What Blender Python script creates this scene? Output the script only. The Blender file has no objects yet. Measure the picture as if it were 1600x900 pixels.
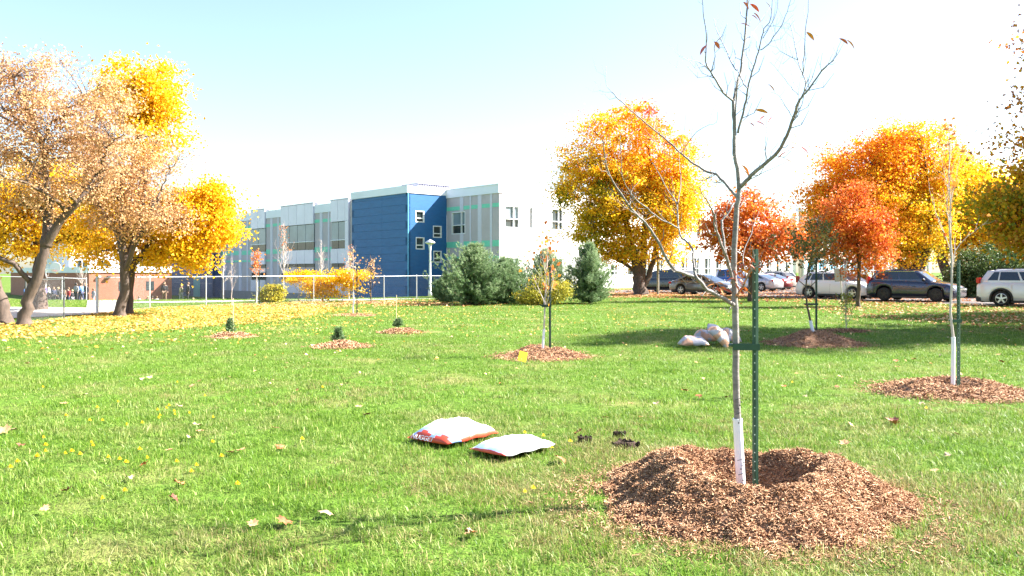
import bpy, bmesh, math, random
import numpy as np
from mathutils import Vector, Matrix, noise
PI = math.pi
random.seed(7); RNG = np.random.default_rng(7)
S = bpy.context.scene
# ---------------------------------------------------------------- camera
EYE, F = 1.6, 1300.0
cd = bpy.data.cameras.new('camera'); cam = bpy.data.objects.new('camera', cd)
S.collection.objects.link(cam); S.camera = cam
cam.location = (0, 0, EYE); cam.rotation_euler = (PI/2, 0, 0)
cd.sensor_width = 36; cd.lens = 36*F/1600; cd.shift_y = -25/1600; cd.clip_start = .05; cd.clip_end = 3000
# ---------------------------------------------------------------- light
SUN_EL = math.radians(40); SUN_AZ = math.radians(80)      # azimuth clockwise from +Y
sdir = Vector((math.sin(SUN_AZ)*math.cos(SUN_EL), math.cos(SUN_AZ)*math.cos(SUN_EL), math.sin(SUN_EL)))
W = bpy.data.worlds.new('World'); S.world = W; W.use_nodes = True
nt = W.node_tree; bg = nt.nodes['Background']
sk = nt.nodes.new('ShaderNodeTexSky'); sk.sky_type = 'NISHITA'; sk.sun_disc = False
sk.sun_elevation = SUN_EL; sk.sun_rotation = SUN_AZ
sk.air_density = 1.0; sk.dust_density = 1.3; sk.ozone_density = 1.0
nt.links.new(sk.outputs[0], bg.inputs[0]); bg.inputs[1].default_value = 0.07
ld = bpy.data.lights.new('sun', 'SUN'); ld.energy = 5.0; ld.angle = math.radians(.5); ld.color = (1, .95, .87)
lo = bpy.data.objects.new('sun', ld); S.collection.objects.link(lo)
lo.rotation_euler = (-sdir).to_track_quat('-Z', 'Y').to_euler(); lo.location = (30, 5, 30)
S.view_settings.view_transform = 'Standard'; S.view_settings.look = 'None'
S.view_settings.exposure = 2.35; S.view_settings.gamma = 1
# ---------------------------------------------------------------- helpers
def link(o): S.collection.objects.link(o); return o
def thing(name, label, cat, loc=(0, 0, 0), rz=0, group=None):
    o = link(bpy.data.objects.new(name, None)); o.location = loc; o.rotation_euler = (0, 0, rz)
    o.empty_display_size = .2
    o['label'] = label; o['category'] = cat
    if group: o['group'] = group
    return o
def tag(o, label, cat, group=None):
    o['label'] = label; o['category'] = cat
    if group: o['group'] = group
    return o
def clone(o, loc, rz, label, parent=None, group=None):
    c = link(o.copy())
    if parent is None:
        c.location = loc; c.rotation_euler = (0, 0, rz); c['label'] = label
        if group: c['group'] = group
    else: c.parent = parent
    for ch in o.children: clone(ch, None, 0, None, c)
    return c
def P3(px, py_ground):                      # a point on level ground
    Y = F*EYE/(py_ground-425); return ((px-800)*Y/F, Y)
def at(px, Y): return (px-800)*Y/F
def hz(py, Y): return EYE-(py-425)*Y/F
def sstep(a, b, x):
    t = min(1, max(0, (x-a)/(b-a))); return t*t*(3-2*t)
def gz(X, Y):
    g = min(1.75, max(0, (2-X)*.062))
    n = .025*math.sin(X*.7+Y*.23)*math.sin(Y*.41-X*.2) if Y < 60 else 0
    return -g*sstep(44, 80, Y)+n*min(1, max(0, (Y-9)/6))
class MB:
    def __init__(s): s.v = []; s.f = []; s.mi = []; s.m = 0
    def add(s, vs, fs):
        b = len(s.v); s.v += [tuple(v) for v in vs]
        for f in fs: s.f.append(tuple(b+i for i in f)); s.mi.append(s.m)
    def box(s, x0, x1, y0, y1, z0, z1, M=None):
        vs = [Vector((x, y, z)) for z in (z0, z1) for y in (y0, y1) for x in (x0, x1)]
        if M: vs = [M @ v for v in vs]
        s.add(vs, [(0, 2, 3, 1), (4, 5, 7, 6), (0, 1, 5, 4), (2, 6, 7, 3), (0, 4, 6, 2), (1, 3, 7, 5)])
    def bbox(s, x0, x1, y0, y1, z0, z1, r=.01, M=None):   # box with bevelled edges
        bm = bmesh.new(); bmesh.ops.create_cube(bm, size=1)
        for v in bm.verts: v.co = Vector(((x0+x1)/2+v.co.x*(x1-x0), (y0+y1)/2+v.co.y*(y1-y0), (z0+z1)/2+v.co.z*(z1-z0)))
        bmesh.ops.bevel(bm, geom=bm.edges[:], offset=r, segments=2, affect='EDGES')
        bm.verts.index_update()
        s.add([M @ v.co if M else v.co for v in bm.verts], [[v.index for v in f.verts] for f in bm.faces]); bm.free()
    def tube(s, pts, rad, n=6, cap=True):
        pts = [Vector(p) for p in pts]
        if not hasattr(rad, '__len__'): rad = [rad]*len(pts)
        b = len(s.v); up = None
        for i, p in enumerate(pts):
            d = (pts[min(i+1, len(pts)-1)]-pts[max(i-1, 0)])
            if d.length < 1e-9: d = Vector((0, 0, 1))
            d.normalize()
            if up is None: up = d.orthogonal().normalized()
            up = (up-d*up.dot(d))
            if up.length < 1e-6: up = d.orthogonal()
            up.normalize(); q = d.cross(up)
            for k in range(n):
                a = 2*PI*k/n; s.v.append(tuple(p+(up*math.cos(a)+q*math.sin(a))*rad[i]))
        for i in range(len(pts)-1):
            for k in range(n):
                k2 = (k+1) % n; s.f.append((b+i*n+k, b+i*n+k2, b+(i+1)*n+k2, b+(i+1)*n+k)); s.mi.append(s.m)
        if cap:
            s.f.append(tuple(b+k for k in range(n))[::-1]); s.mi.append(s.m)
            s.f.append(tuple(b+(len(pts)-1)*n+k for k in range(n))); s.mi.append(s.m)
    def lathe(s, prof, n=20, axis='z', off=(0, 0, 0)):
        b = len(s.v)
        for r, h in prof:
            for k in range(n):
                a = 2*PI*k/n; c, d = r*math.cos(a), r*math.sin(a)
                p = (c, d, h) if axis == 'z' else (c, h, d)
                s.v.append((p[0]+off[0], p[1]+off[1], p[2]+off[2]))
        for i in range(len(prof)-1):
            for k in range(n):
                k2 = (k+1) % n; s.f.append((b+i*n+k, b+i*n+k2, b+(i+1)*n+k2, b+(i+1)*n+k)); s.mi.append(s.m)
        s.f.append(tuple(b+k for k in range(n))[::-1]); s.mi.append(s.m)
        s.f.append(tuple(b+(len(prof)-1)*n+k for k in range(n))); s.mi.append(s.m)
    def build(s, name, mats, parent=None, smooth=False, loc=None, fix=True):
        me = bpy.data.meshes.new(name); me.from_pydata(s.v, [], s.f)
        if not isinstance(mats, (list, tuple)): mats = [mats]
        for m in mats: me.materials.append(m)
        if len(mats) > 1: me.polygons.foreach_set('material_index', s.mi)
        if fix and len(s.f) < 30000:
            bm = bmesh.new(); bm.from_mesh(me); bmesh.ops.recalc_face_normals(bm, faces=bm.faces[:]); bm.to_mesh(me); bm.free()
        if smooth: me.polygons.foreach_set('use_smooth', [True]*len(me.polygons))
        me.update(); o = link(bpy.data.objects.new(name, me)); o.parent = parent
        if loc: o.location = loc
        return o
def part(name, m, parent, x0, x1, y0, y1, z0, z1, r=0, loc=None):
    b = MB(); (b.bbox(x0, x1, y0, y1, z0, z1, r) if r else b.box(x0, x1, y0, y1, z0, z1)); return b.build(name, m, parent, loc=loc)
# ---------------------------------------------------------------- materials
def base_mat(name):
    m = bpy.data.materials.new(name); m.use_nodes = True
    return m, m.node_tree, m.node_tree.nodes['Principled BSDF']
def mat(name, col, rough=.6, metal=0, var=.12, scale=6, bump=0, coat=0, space='Object', bscale=None, stretch=None):
    m, t, p = base_mat(name); p.inputs['Roughness'].default_value = rough; p.inputs['Metallic'].default_value = metal
    if coat: p.inputs['Coat Weight'].default_value = coat; p.inputs['Coat Roughness'].default_value = .05
    tc = t.nodes.new('ShaderNodeTexCoord'); src = tc.outputs[space]
    if stretch:
        mp = t.nodes.new('ShaderNodeMapping'); mp.inputs['Scale'].default_value = stretch
        t.links.new(src, mp.inputs[0]); src = mp.outputs[0]
    nz = t.nodes.new('ShaderNodeTexNoise'); nz.inputs['Scale'].default_value = scale; nz.inputs['Detail'].default_value = 4
    t.links.new(src, nz.inputs[0])
    rp = t.nodes.new('ShaderNodeValToRGB')
    rp.color_ramp.elements[0].position = .3; rp.color_ramp.elements[1].position = .7
    rp.color_ramp.elements[0].color = [max(0, c*(1-var)) for c in col]+[1]
    rp.color_ramp.elements[1].color = [min(1, c*(1+var)) for c in col]+[1]
    t.links.new(nz.outputs[0], rp.inputs[0]); t.links.new(rp.outputs[0], p.inputs['Base Color'])
    if bump:
        n2 = t.nodes.new('ShaderNodeTexNoise'); n2.inputs['Scale'].default_value = bscale or scale*4; n2.inputs['Detail'].default_value = 5
        t.links.new(src, n2.inputs[0])
        b = t.nodes.new('ShaderNodeBump'); b.inputs['Strength'].default_value = bump; b.inputs['Distance'].default_value = .02
        t.links.new(n2.outputs[0], b.inputs['Height']); t.links.new(b.outputs[0], p.inputs['Normal'])
    return m
def leaf_mat(name, stops, trans=.35, rough=.55):
    m, t, p = base_mat(name); p.inputs['Roughness'].default_value = rough
    p.inputs['Specular IOR Level'].default_value = .3
    at_ = t.nodes.new('ShaderNodeAttribute'); at_.attribute_name = 'tint'
    rp = t.nodes.new('ShaderNodeValToRGB'); cr = rp.color_ramp
    while len(cr.elements) < len(stops): cr.elements.new(.5)
    for e, (q, c) in zip(cr.elements, stops): e.position = q; e.color = list(c)+[1]
    t.links.new(at_.outputs['Fac'], rp.inputs[0]); t.links.new(rp.outputs[0], p.inputs['Base Color'])
    tr = t.nodes.new('ShaderNodeBsdfTranslucent'); t.links.new(rp.outputs[0], tr.inputs[0])
    mx = t.nodes.new('ShaderNodeMixShader'); mx.inputs[0].default_value = trans
    t.links.new(p.outputs[0], mx.inputs[1]); t.links.new(tr.outputs[0], mx.inputs[2])
    t.links.new(mx.outputs[0], t.nodes['Material Output'].inputs[0])
    return m
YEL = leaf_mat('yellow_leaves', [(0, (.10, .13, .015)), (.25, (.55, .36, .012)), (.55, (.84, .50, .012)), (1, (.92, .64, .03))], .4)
ORA = leaf_mat('orange_leaves', [(0, (.12, .17, .015)), (.18, (.48, .38, .015)), (.36, (.90, .60, .02)), (.58, (.90, .42, .02)), (.8, (.82, .24, .02)), (1, (.62, .12, .02))], .45)
RED = leaf_mat('red_leaves', [(0, (.40, .32, .03)), (.25, (.78, .42, .03)), (.55, (.78, .25, .03)), (.8, (.64, .13, .03)), (1, (.72, .28, .07))], .35)
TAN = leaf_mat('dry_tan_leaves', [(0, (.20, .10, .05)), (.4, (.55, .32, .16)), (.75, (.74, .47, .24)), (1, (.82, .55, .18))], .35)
OLV = leaf_mat('olive_leaves', [(0, (.06, .07, .02)), (.5, (.14, .14, .04)), (1, (.35, .20, .06))], .3)
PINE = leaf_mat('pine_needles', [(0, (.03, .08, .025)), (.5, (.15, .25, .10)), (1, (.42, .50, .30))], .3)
BUSH = leaf_mat('yellow_green_leaves', [(0, (.06, .10, .015)), (.5, (.30, .30, .04)), (1, (.62, .50, .05))], .35)
RUST = leaf_mat('rust_green_leaves', [(0, (.03, .07, .015)), (.3, (.30, .30, .02)), (.5, (.82, .48, .02)), (.75, (.60, .22, .03)), (1, (.30, .09, .03))], .5)
DGRN = leaf_mat('dark_green_leaves', [(0, (.02, .05, .012)), (.5, (.06, .11, .03)), (1, (.16, .20, .06))], .25)
LITY = leaf_mat('fallen_yellow', [(0, (.26, .12, .05)), (.3, (.42, .20, .06)), (.6, (.66, .38, .05)), (1, (.80, .60, .22))], .2, .7)
LITB = leaf_mat('fallen_brown', [(0, (.20, .06, .03)), (.4, (.46, .17, .06)), (.7, (.62, .36, .16)), (1, (.78, .58, .34))], .15, .7)
CHIP = leaf_mat('wood_chips', [(0, (.09, .038, .02)), (.35, (.32, .165, .085)), (.7, (.49, .285, .16)), (1, (.70, .48, .30))], .0, .85)
barkD = mat('dark_bark', (.09, .062, .048), .9, var=.4, scale=3, bump=.8, stretch=(6, 6, 1.5))
barkG = mat('grey_bark', (.095, .066, .050), .8, var=.3, scale=5, bump=.5, bscale=30, stretch=(3, 3, 1))
barkS = mat('sapling_bark', (.20, .175, .165), .6, var=.4, scale=9, bump=.35, bscale=60, stretch=(1, 1, 3.5))
barkP = mat('pale_twigs', (.50, .42, .38), .7, var=.2)
white = mat('white_render', (.80, .79, .77), .8, var=.04, scale=.4, bump=.05, bscale=40)
silver = mat('silver_panel', (.68, .66, .76), .45, metal=.15, var=.05, scale=.6)
grey = mat('grey_cladding', (.45, .405, .43), .7, var=.08, scale=.7, bump=.1, bscale=20)
stripe = mat('pale_grey_trim', (.56, .55, .64), .6, var=.05)
mint = mat('mint_band', (.17, .58, .42), .6, var=.06)
blue = mat('blue_cladding', (.013, .112, .30), .55, var=.10, scale=1.2, bump=.15, bscale=9, stretch=(1, 1, 4))
navy = mat('navy_cladding', (.05, .09, .20), .6, var=.1)
fascia = mat('pale_fascia', (.72, .75, .84), .5, var=.04, scale=.5)
glass = mat('window_glass', (.035, .05, .055), .04, var=.4, scale=.6)
blind = mat('teal_blind_glass', (.20, .26, .30), .12, var=.25, scale=.5)
frameW = mat('white_frame', (.75, .76, .78), .5, var=.03)
seam = mat('dark_backing', (.10, .11, .14), .7)
tanM = mat('tan_siding', (.50, .42, .34), .8, var=.08)
cyanP = mat('blue_window_pane', (.10, .38, .58), .25, var=.2, scale=2)  # cyan blue base colour for some annex window panes
conc = mat('concrete', (.52, .50, .48), .85, var=.12, scale=2, bump=.2)
galv = mat('galvanised_steel', (.55, .56, .58), .45, metal=.5, var=.1)
wireM = mat('dull_wire', (.22, .23, .24), .6, metal=.3)
darkst = mat('dark_steel', (.09, .10, .10), .5, metal=.3)
postG = mat('green_post_paint', (.018, .065, .036), .5, var=.18, scale=20)
postK = mat('dark_green_post', (.012, .035, .022), .5, var=.2, scale=20)
studM = mat('pale_stud', (.5, .6, .52), .4)
guardM = mat('white_guard', (.74, .76, .82), .5, var=.05, scale=10)
ink = mat('black_ink', (.03, .03, .035), .7)
brickM = mat('red_brick', (.46, .20, .14), .85, var=.15, scale=1.2)
def add_bricks(m, c1, c2, mortar, sc):
    t = m.node_tree; p = t.nodes['Principled BSDF']; b = t.nodes.new('ShaderNodeTexBrick')
    b.inputs['Color1'].default_value = c1+(1,); b.inputs['Color2'].default_value = c2+(1,); b.inputs['Mortar'].default_value = mortar+(1,)
    b.inputs['Scale'].default_value = sc; b.inputs['Mortar Size'].default_value = .012
    tc = t.nodes.new('ShaderNodeTexCoord'); s = t.nodes.new('ShaderNodeSeparateXYZ'); c = t.nodes.new('ShaderNodeCombineXYZ'); a = t.nodes.new('ShaderNodeMath')
    a.operation = 'ADD'; t.links.new(tc.outputs['Object'], s.inputs[0]); t.links.new(s.outputs[0], a.inputs[0]); t.links.new(s.outputs[1], a.inputs[1])
    t.links.new(a.outputs[0], c.inputs[0]); t.links.new(s.outputs[2], c.inputs[1]); t.links.new(c.outputs[0], b.inputs[0])
    t.links.new(b.outputs[0], p.inputs['Base Color'])
add_bricks(brickM, (.33, .10, .06), (.38, .13, .08), (.36, .24, .19), 2.2)
tyreM = mat('tyre_rubber', (.02, .02, .02), .8); rimM = mat('alloy_rim', (.55, .56, .58), .3, metal=.8); rimD = mat('black_rim', (.03, .03, .03), .4, metal=.3)
cglass = mat('car_glass', (.015, .022, .035), .03, var=.2, coat=.5)
trimK = mat('black_trim', (.025, .025, .027), .55); chrome = mat('chrome', (.7, .7, .72), .15, metal=1)
redL = mat('red_lamp', (.55, .02, .02), .2, coat=.5); clearL = mat('clear_lamp', (.65, .68, .72), .1, coat=1)
# ground: grass with dry patches, leaf-littered far zones and earth
def ground_mat():
    m, t, p = base_mat('lawn_ground'); p.inputs['Roughness'].default_value = .95; p.inputs['Specular IOR Level'].default_value = .1
    g = t.nodes.new('ShaderNodeNewGeometry'); N = t.nodes.new; L = t.links.new
    def nz(sc, d=4):
        n = N('ShaderNodeTexNoise'); n.inputs['Scale'].default_value = sc; n.inputs['Detail'].default_value = d; L(g.outputs['Position'], n.inputs[0]); return n.outputs[0]
    def rmp(f, a, b, ca, cb):
        r = N('ShaderNodeValToRGB'); r.color_ramp.elements[0].position = a; r.color_ramp.elements[1].position = b
        r.color_ramp.elements[0].color = ca+(1,); r.color_ramp.elements[1].color = cb+(1,); L(f, r.inputs[0]); return r.outputs[0]
    def mix(f, a, b):
        x = N('ShaderNodeMix'); x.data_type = 'RGBA'; L(f, x.inputs[0]); L(a, x.inputs[6]); L(b, x.inputs[7]); return x.outputs[2]
    gr = rmp(nz(14, 6), .3, .7, (.04, .08, .010), (.12, .21, .028))
    dry = rmp(nz(20, 6), .3, .7, (.20, .16, .07), (.30, .25, .11))
    patch = rmp(nz(.55, 5), .52, .72, (0, 0, 0), (.7, .7, .7))
    c = mix(patch, gr, dry)
    L(c, p.inputs['Base Color'])
    b = N('ShaderNodeBump'); b.inputs['Strength'].default_value = .7; b.inputs['Distance'].default_value = .04
    L(nz(40, 3), b.inputs['Height']); L(b.outputs[0], p.inputs['Normal'])
    return m
def blade_mat():
    m, t, p = base_mat('grass_blades'); p.inputs['Roughness'].default_value = .5; p.inputs['Specular IOR Level'].default_value = .35
    N = t.nodes.new; L = t.links.new; g = N('ShaderNodeNewGeometry')
    a = N('ShaderNodeAttribute'); a.attribute_name = 'tint'
    oi = N('ShaderNodeObjectInfo')
    n = N('ShaderNodeTexNoise'); n.inputs['Scale'].default_value = .75; n.inputs['Detail'].default_value = 5; n.inputs['Roughness'].default_value = .65
    L(g.outputs['Position'], n.inputs[0])
    n2 = N('ShaderNodeTexNoise'); n2.inputs['Scale'].default_value = 3.5; n2.inputs['Detail'].default_value = 3; L(g.outputs['Position'], n2.inputs[0])
    def rmp(f, st):
        r = N('ShaderNodeValToRGB')
        while len(r.color_ramp.elements) < len(st): r.color_ramp.elements.new(.5)
        for e, (q, c) in zip(r.color_ramp.elements, st): e.position = q; e.color = c+(1,)
        L(f, r.inputs[0]); return r.outputs[0]
    def mth(op, x, y):
        k = N('ShaderNodeMath'); k.operation = op
        for i, q in enumerate((x, y)):
            if isinstance(q, (int, float)): k.inputs[i].default_value = q
            else: L(q, k.inputs[i])
        return k.outputs[0]
    green = rmp(a.outputs['Fac'], [(0, (.035, .095, .006)), (.5, (.135, .265, .018)), (1, (.27, .40, .05))])
    straw = rmp(a.outputs['Fac'], [(0, (.16, .14, .05)), (.5, (.36, .31, .13)), (1, (.52, .46, .24))])
    f = mth('ADD', mth('MULTIPLY', n.outputs[0], 1.3), mth('MULTIPLY', a.outputs['Fac'], .42))
    f = mth('ADD', f, mth('MULTIPLY', n2.outputs[0], .45))
    fac = rmp(f, [(0, (0, 0, 0)), (.60, (0, 0, 0)), (.80, (1, 1, 1))])
    k = N('ShaderNodeMapRange'); k.inputs[1].default_value = 1.06; k.inputs[2].default_value = 1.5; k.inputs[3].default_value = .02; k.inputs[4].default_value = .95
    L(f, k.inputs[0])
    x = N('ShaderNodeMix'); x.data_type = 'RGBA'; L(k.outputs[0], x.inputs[0]); L(green, x.inputs[6]); L(straw, x.inputs[7])
    L(x.outputs[2], p.inputs['Base Color'])
    tr = N('ShaderNodeBsdfTranslucent'); L(x.outputs[2], tr.inputs[0])
    mx = N('ShaderNodeMixShader'); mx.inputs[0].default_value = .35; L(p.outputs[0], mx.inputs[1]); L(tr.outputs[0], mx.inputs[2])
    L(mx.outputs[0], t.nodes['Material Output'].inputs[0])
    return m
groundM = ground_mat(); bladeM = blade_mat(); dryM = leaf_mat('dry_grass_blades', [(0, (.10, .11, .03)), (.5, (.27, .23, .08)), (1, (.46, .38, .18))], .3)
asph = mat('leafy_asphalt', (.13, .10, .09), .9, var=.45, scale=1.6, bump=.2, space='Generated')
asph2 = mat('asphalt', (.10, .085, .08), .9, var=.35, scale=.9, bump=.2, bscale=30)
dirt = mat('dark_soil', (.045, .024, .014), .95, var=.5, scale=20, bump=1)
# ---------------------------------------------------------------- ground and sky-line setting
xs = sorted(set([-900, -400, -200, -120, -80]+list(np.arange(-66, 66, 1.5))+[80, 120, 200, 400, 900]))
ys = sorted(set([-40, -10]+list(np.arange(0, 100, 1.25))+[110, 130, 160, 220, 400, 800, 1800]))
gb = MB()
vs = [(x, y, gz(x, y)) for y in ys for x in xs]; nx = len(xs)
gb.add(vs, [(j*nx+i, j*nx+i+1, (j+1)*nx+i+1, (j+1)*nx+i) for j in range(len(ys)-1) for i in range(nx-1)])
go = gb.build('ground', groundM, smooth=True); go['kind'] = 'structure'
def sheet(name, poly, m, lift, step=2.0):
    bm = bmesh.new(); f = bm.faces.new([bm.verts.new((x, y, 0)) for x, y in poly])
    bmesh.ops.triangulate(bm, faces=[f])
    x0, x1 = min(p[0] for p in poly), max(p[0] for p in poly); y0, y1 = min(p[1] for p in poly), max(p[1] for p in poly)
    for ax, a, b in ((0, x0, x1), (1, y0, y1)):
        q = math.floor(a/step)*step+step
        while q < b:
            no = [0, 0, 0]; no[ax] = 1; co = [0, 0, 0]; co[ax] = q
            bmesh.ops.bisect_plane(bm, geom=bm.verts[:]+bm.edges[:]+bm.faces[:], plane_co=co, plane_no=no); q += step
    for v in bm.verts: v.co.z = gz(v.co.x, v.co.y)+lift
    me = bpy.data.meshes.new(name); bm.to_mesh(me); bm.free(); me.materials.append(m)
    o = link(bpy.data.objects.new(name, me)); o['kind'] = 'structure'; return o
LOT = [(6, 62), (10.5, 57.9), (15.6, 54.6), (16.2, 50.2), (19.4, 46.0), (21.4, 41.5), (23.5, 37.2), (30, 31), (60, 34), (66, 60), (58, 92), (34, 96), (20, 84), (9, 72)]
sheet('parking_lot', LOT, asph2, .03)
sheet('concrete_pad', [(-24, 25.6), (-17.3, 27.2), (-15.2, 31.8), (-17.2, 36), (-24, 38), (-34, 33)], conc, .035)
sheet('footpath', [(-17.4, 34), (-15.8, 33.5), (-24, 52), (-36, 76), (-38.5, 75), (-26, 51)], conc, .03)
sheet('walkway', [(-21, 41.5), (-9, 47.5), (-2.5, 52), (-3, 53.5), (-10, 49.2), (-21.5, 43.2)], conc, .03)
# ---------------------------------------------------------------- the school
vdir = (.743, .669)
school = thing('school_building', 'two-storey modern school with white end wall and dark blue tower', 'building', (-1.112, 72.5, 0), math.radians(42.0))
BZ = -1.9; TOP = 9.18
def fr(mb, o, a, n, a0, a1, z0, z1, n0, n1):      # box in a wall's own frame: along a, out n
    o = Vector(o+(0,)); a = Vector(a+(0,)); n = Vector(n+(0,))
    Mx = Matrix(((a.x, n.x, 0, o.x), (a.y, n.y, 0, o.y), (0, 0, 1, 0), (0, 0, 0, 1)))
    mb.box(a0, a1, n0, n1, z0, z1, Mx)
class Wall:
    def __init__(s, o, a, n, par, thick=.35): s.o, s.a, s.n, s.par, s.t = o, a, n, par, thick
    def solid(s, m, a0, a1, z0, z1, holes=(), name='wall'):
        mb = MB(); xs_ = sorted({a0, a1}|{h[0] for h in holes}|{h[1] for h in holes}); zs = sorted({z0, z1}|{h[2] for h in holes}|{h[3] for h in holes})
        for i in range(len(xs_)-1):
            run = None
            for j in range(len(zs)-1):
                cx, cz = (xs_[i]+xs_[i+1])/2, (zs[j]+zs[j+1])/2
                hole = any(h[0] < cx < h[1] and h[2] < cz < h[3] for h in holes)
                if hole:
                    if run is not None: fr(mb, s.o, s.a, s.n, xs_[i], xs_[i+1], run, zs[j], -s.t, 0); run = None
                elif run is None: run = zs[j]
            if run is not None: fr(mb, s.o, s.a, s.n, xs_[i], xs_[i+1], run, zs[-1], -s.t, 0)
        return mb.build(name, m, s.par)
    def piece(s, name, m, a0, a1, z0, z1, n0, n1, par=None):
        mb = MB(); fr(mb, s.o, s.a, s.n, a0, a1, z0, z1, n0, n1); return mb.build(name, m, par or s.par)
    def window(s, a0, a1, z0, z1, cols=(.5,), rows=(), fw=.07, g=None, gl=None, depth=.16, fm=None, name='window'):
        mb = MB(); fm = fm or frameW; out = .02
        w = a1-a0; ca = [a0]+[a0+w*c for c in cols]+[a1]; cz = [z0]+[z0+(z1-z0)*r for r in rows]+[z1]
        for k, x in enumerate(ca):
            lo, hi = (x, x+fw) if k == 0 else ((x-fw, x) if k == len(ca)-1 else (x-fw/2, x+fw/2))
            fr(mb, s.o, s.a, s.n, lo, hi, z0, z1, -depth, out)
        for k, z in enumerate(cz):
            lo, hi = (z, z+fw) if k == 0 else ((z-fw, z) if k == len(cz)-1 else (z-fw/2, z+fw/2))
            fr(mb, s.o, s.a, s.n, a0+fw*.3, a1-fw*.3, lo, hi, -depth+.004, out-.006)
        f = mb.build(name, fm, s.par)
        for i in range(len(ca)-1):
            for j in range(len(cz)-1):
                m = (gl or glass) if j == 0 else (g or glass)
                s.piece('pane', m, ca[i]+.01, ca[i+1]-.01, cz[j]+.01, cz[j+1]-.01, -depth-.03, -depth+.03, par=f)
        return f
def xN(px): k = (px-800)/F; return (72.5*k+1.112)/(.743-.669*k)
# white end wall, lit by the sun
wN = Wall((0, 0), (1, 0), (0, -1), school)
holes = []; specs = []
def addw(a0, a1, z0, z1, cols=(.62,), rows=(.4,)): holes.append((a0, a1, z0, z1)); specs.append((a0, a1, z0, z1, cols, rows))
addw(.62, 2.35, 5.5, 7.45); addw(3.6, 4.05, 5.5, 7.45, (), ()); addw(6.4, 7.9, 5.5, 7.45)
for x in np.arange(11.2, 49, 4.4): addw(float(x), float(x)+1.5, 5.5, 7.45)
addw(.62, 2.35, 1.0, 2.9); addw(6.4, 7.9, 1.0, 2.9)
addw(xN(953), xN(965), 1.25, 2.35); addw(xN(980), xN(989), 1.25, 2.0, (), ())
q = 19.6
while q < 48: addw(q, q+1.25, 1.0, 3.2, (.6,), (.45,)); q += 2.15
wN.solid(white, .353, 50.2, BZ, TOP-.12, holes)
for a in specs: wN.window(a[0], a[1], a[2], a[3], a[4], a[5], gl=glass, g=blind if (a[0]*7) % 3 < 1.4 else glass)
wN.piece('parapet_cap', frameW, -.05, 50.2, TOP-.12, TOP, -.4, .05)
# grey end face
wG = Wall((0, 0), (0, 1), (-1, 0), school)
def yG(px): k = (px-800)/F; return (-1.112-72.5*k)/(.669+.743*k)
h = (yG(727), yG(706), 5.1, 7.15)
wG.solid(grey, 0, 7.48, BZ, 8.5, [h])
wG.window(*h, cols=(.30,), rows=(.4,), g=blind)
for a, b in ((724.5, 719), (736.5, 734.3), (753, 747), (769.5, 766)):
    for z0, z1 in (((BZ, 5.09), (7.16, 8.49)) if a == 724.5 else ((BZ, 8.49),)):
        wG.piece('trim_strip', stripe, yG(a), yG(b), z0, z1, 0, .045)
cuts = [7.45, yG(724.5)+.01, yG(719)-.01, yG(736.5)+.01, yG(734.3)-.01, yG(753)+.01, yG(747)-.01, yG(769.5)+.01, yG(766)-.01, .02]
segs = [(yG(724.6)+0.0, 7.45), (yG(734.3-.0)+0, yG(719.0)), ]
lim = [(yG(724.5), 7.46), (yG(734.3), yG(724.5)), (yG(747), yG(736.5)), (yG(766), yG(753)), (.01, yG(769.5))]
lim = [(yG(719)+.005, 7.46), (yG(734.3)+.005, yG(724.5)-.005), (yG(747)+.005, yG(736.5)-.005), (yG(766)+.005, yG(753)-.005), (.01, yG(769.5)-.005)]
for a0, a1 in lim:
    for z0, z1 in ((7.3, 7.65), (3.85, 4.4), (2.75, 3.0)): wG.piece('mint_band', mint, a0, a1, z0, z1, 0, .025)
wG.piece('fascia', fascia, -.06, 7.47, 8.5, TOP+.05, -.5, .10)
wG.piece('fascia_lip', fascia, -.08, 7.47, TOP+.05, TOP+.13, -.5, .16)
# blue tower
TX, TY0, TY1 = -4.43, 7.48, 17.05
wR = Wall((0, TY0), (-1, 0), (0, -1), school)
def xR(px):
    k = (px-800)/F; ox, oy = -1.112-.669*7.48, 72.5+.743*7.48
    return -(k*oy-ox)/(.743-.669*k)
TH = []
for p0, p1, y0, y1 in ((649, 663, 330, 348), (676.5, 690, 352, 371), (649.5, 663, 371, 390), (677, 690, 391.5, 410)):
    TH.append((xR(p1), xR(p0), hz(y1, 76.5), hz(y0, 76.5)))
wR.solid(blue, .01, 4.43, BZ, 8.75, TH)
for a in TH: wR.window(*a, cols=(), rows=(.35,), fw=.09)
wF = Wall((TX, TY0), (0, 1), (-1, 0), school)
z = BZ; k = 0
while z < 8.7:
    z1 = min(z+.74, 8.75)
    for a0, a1 in ((0, 4.2), (4.215, TY1-TY0)): wF.piece('cladding_panel', blue, a0, a1, z, z1-.015, -.3+.002*k, .001*(k % 2))
    z += .74; k += 1
wF.piece('corner_trim', mat('light_blue_trim', (.10, .38, .62), .5), -.09, .0, BZ, 8.75, -.05, .03)
wF.piece('fascia', fascia, -.06, TY1-TY0+.06, 8.75, TOP+.25, -.5, .10)
wR.piece('fascia', fascia, .0, 4.40, 8.75, TOP+.19, -.45, .07)
part('tower_core', seam, school, TX+.31, -.01, TY0+.36, TY1-.02, BZ, 8.7)
wB = Wall((TX, TY1), (1, 0), (0, 1), school); wB.solid(blue, 0, 6, BZ, 8.7)
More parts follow.
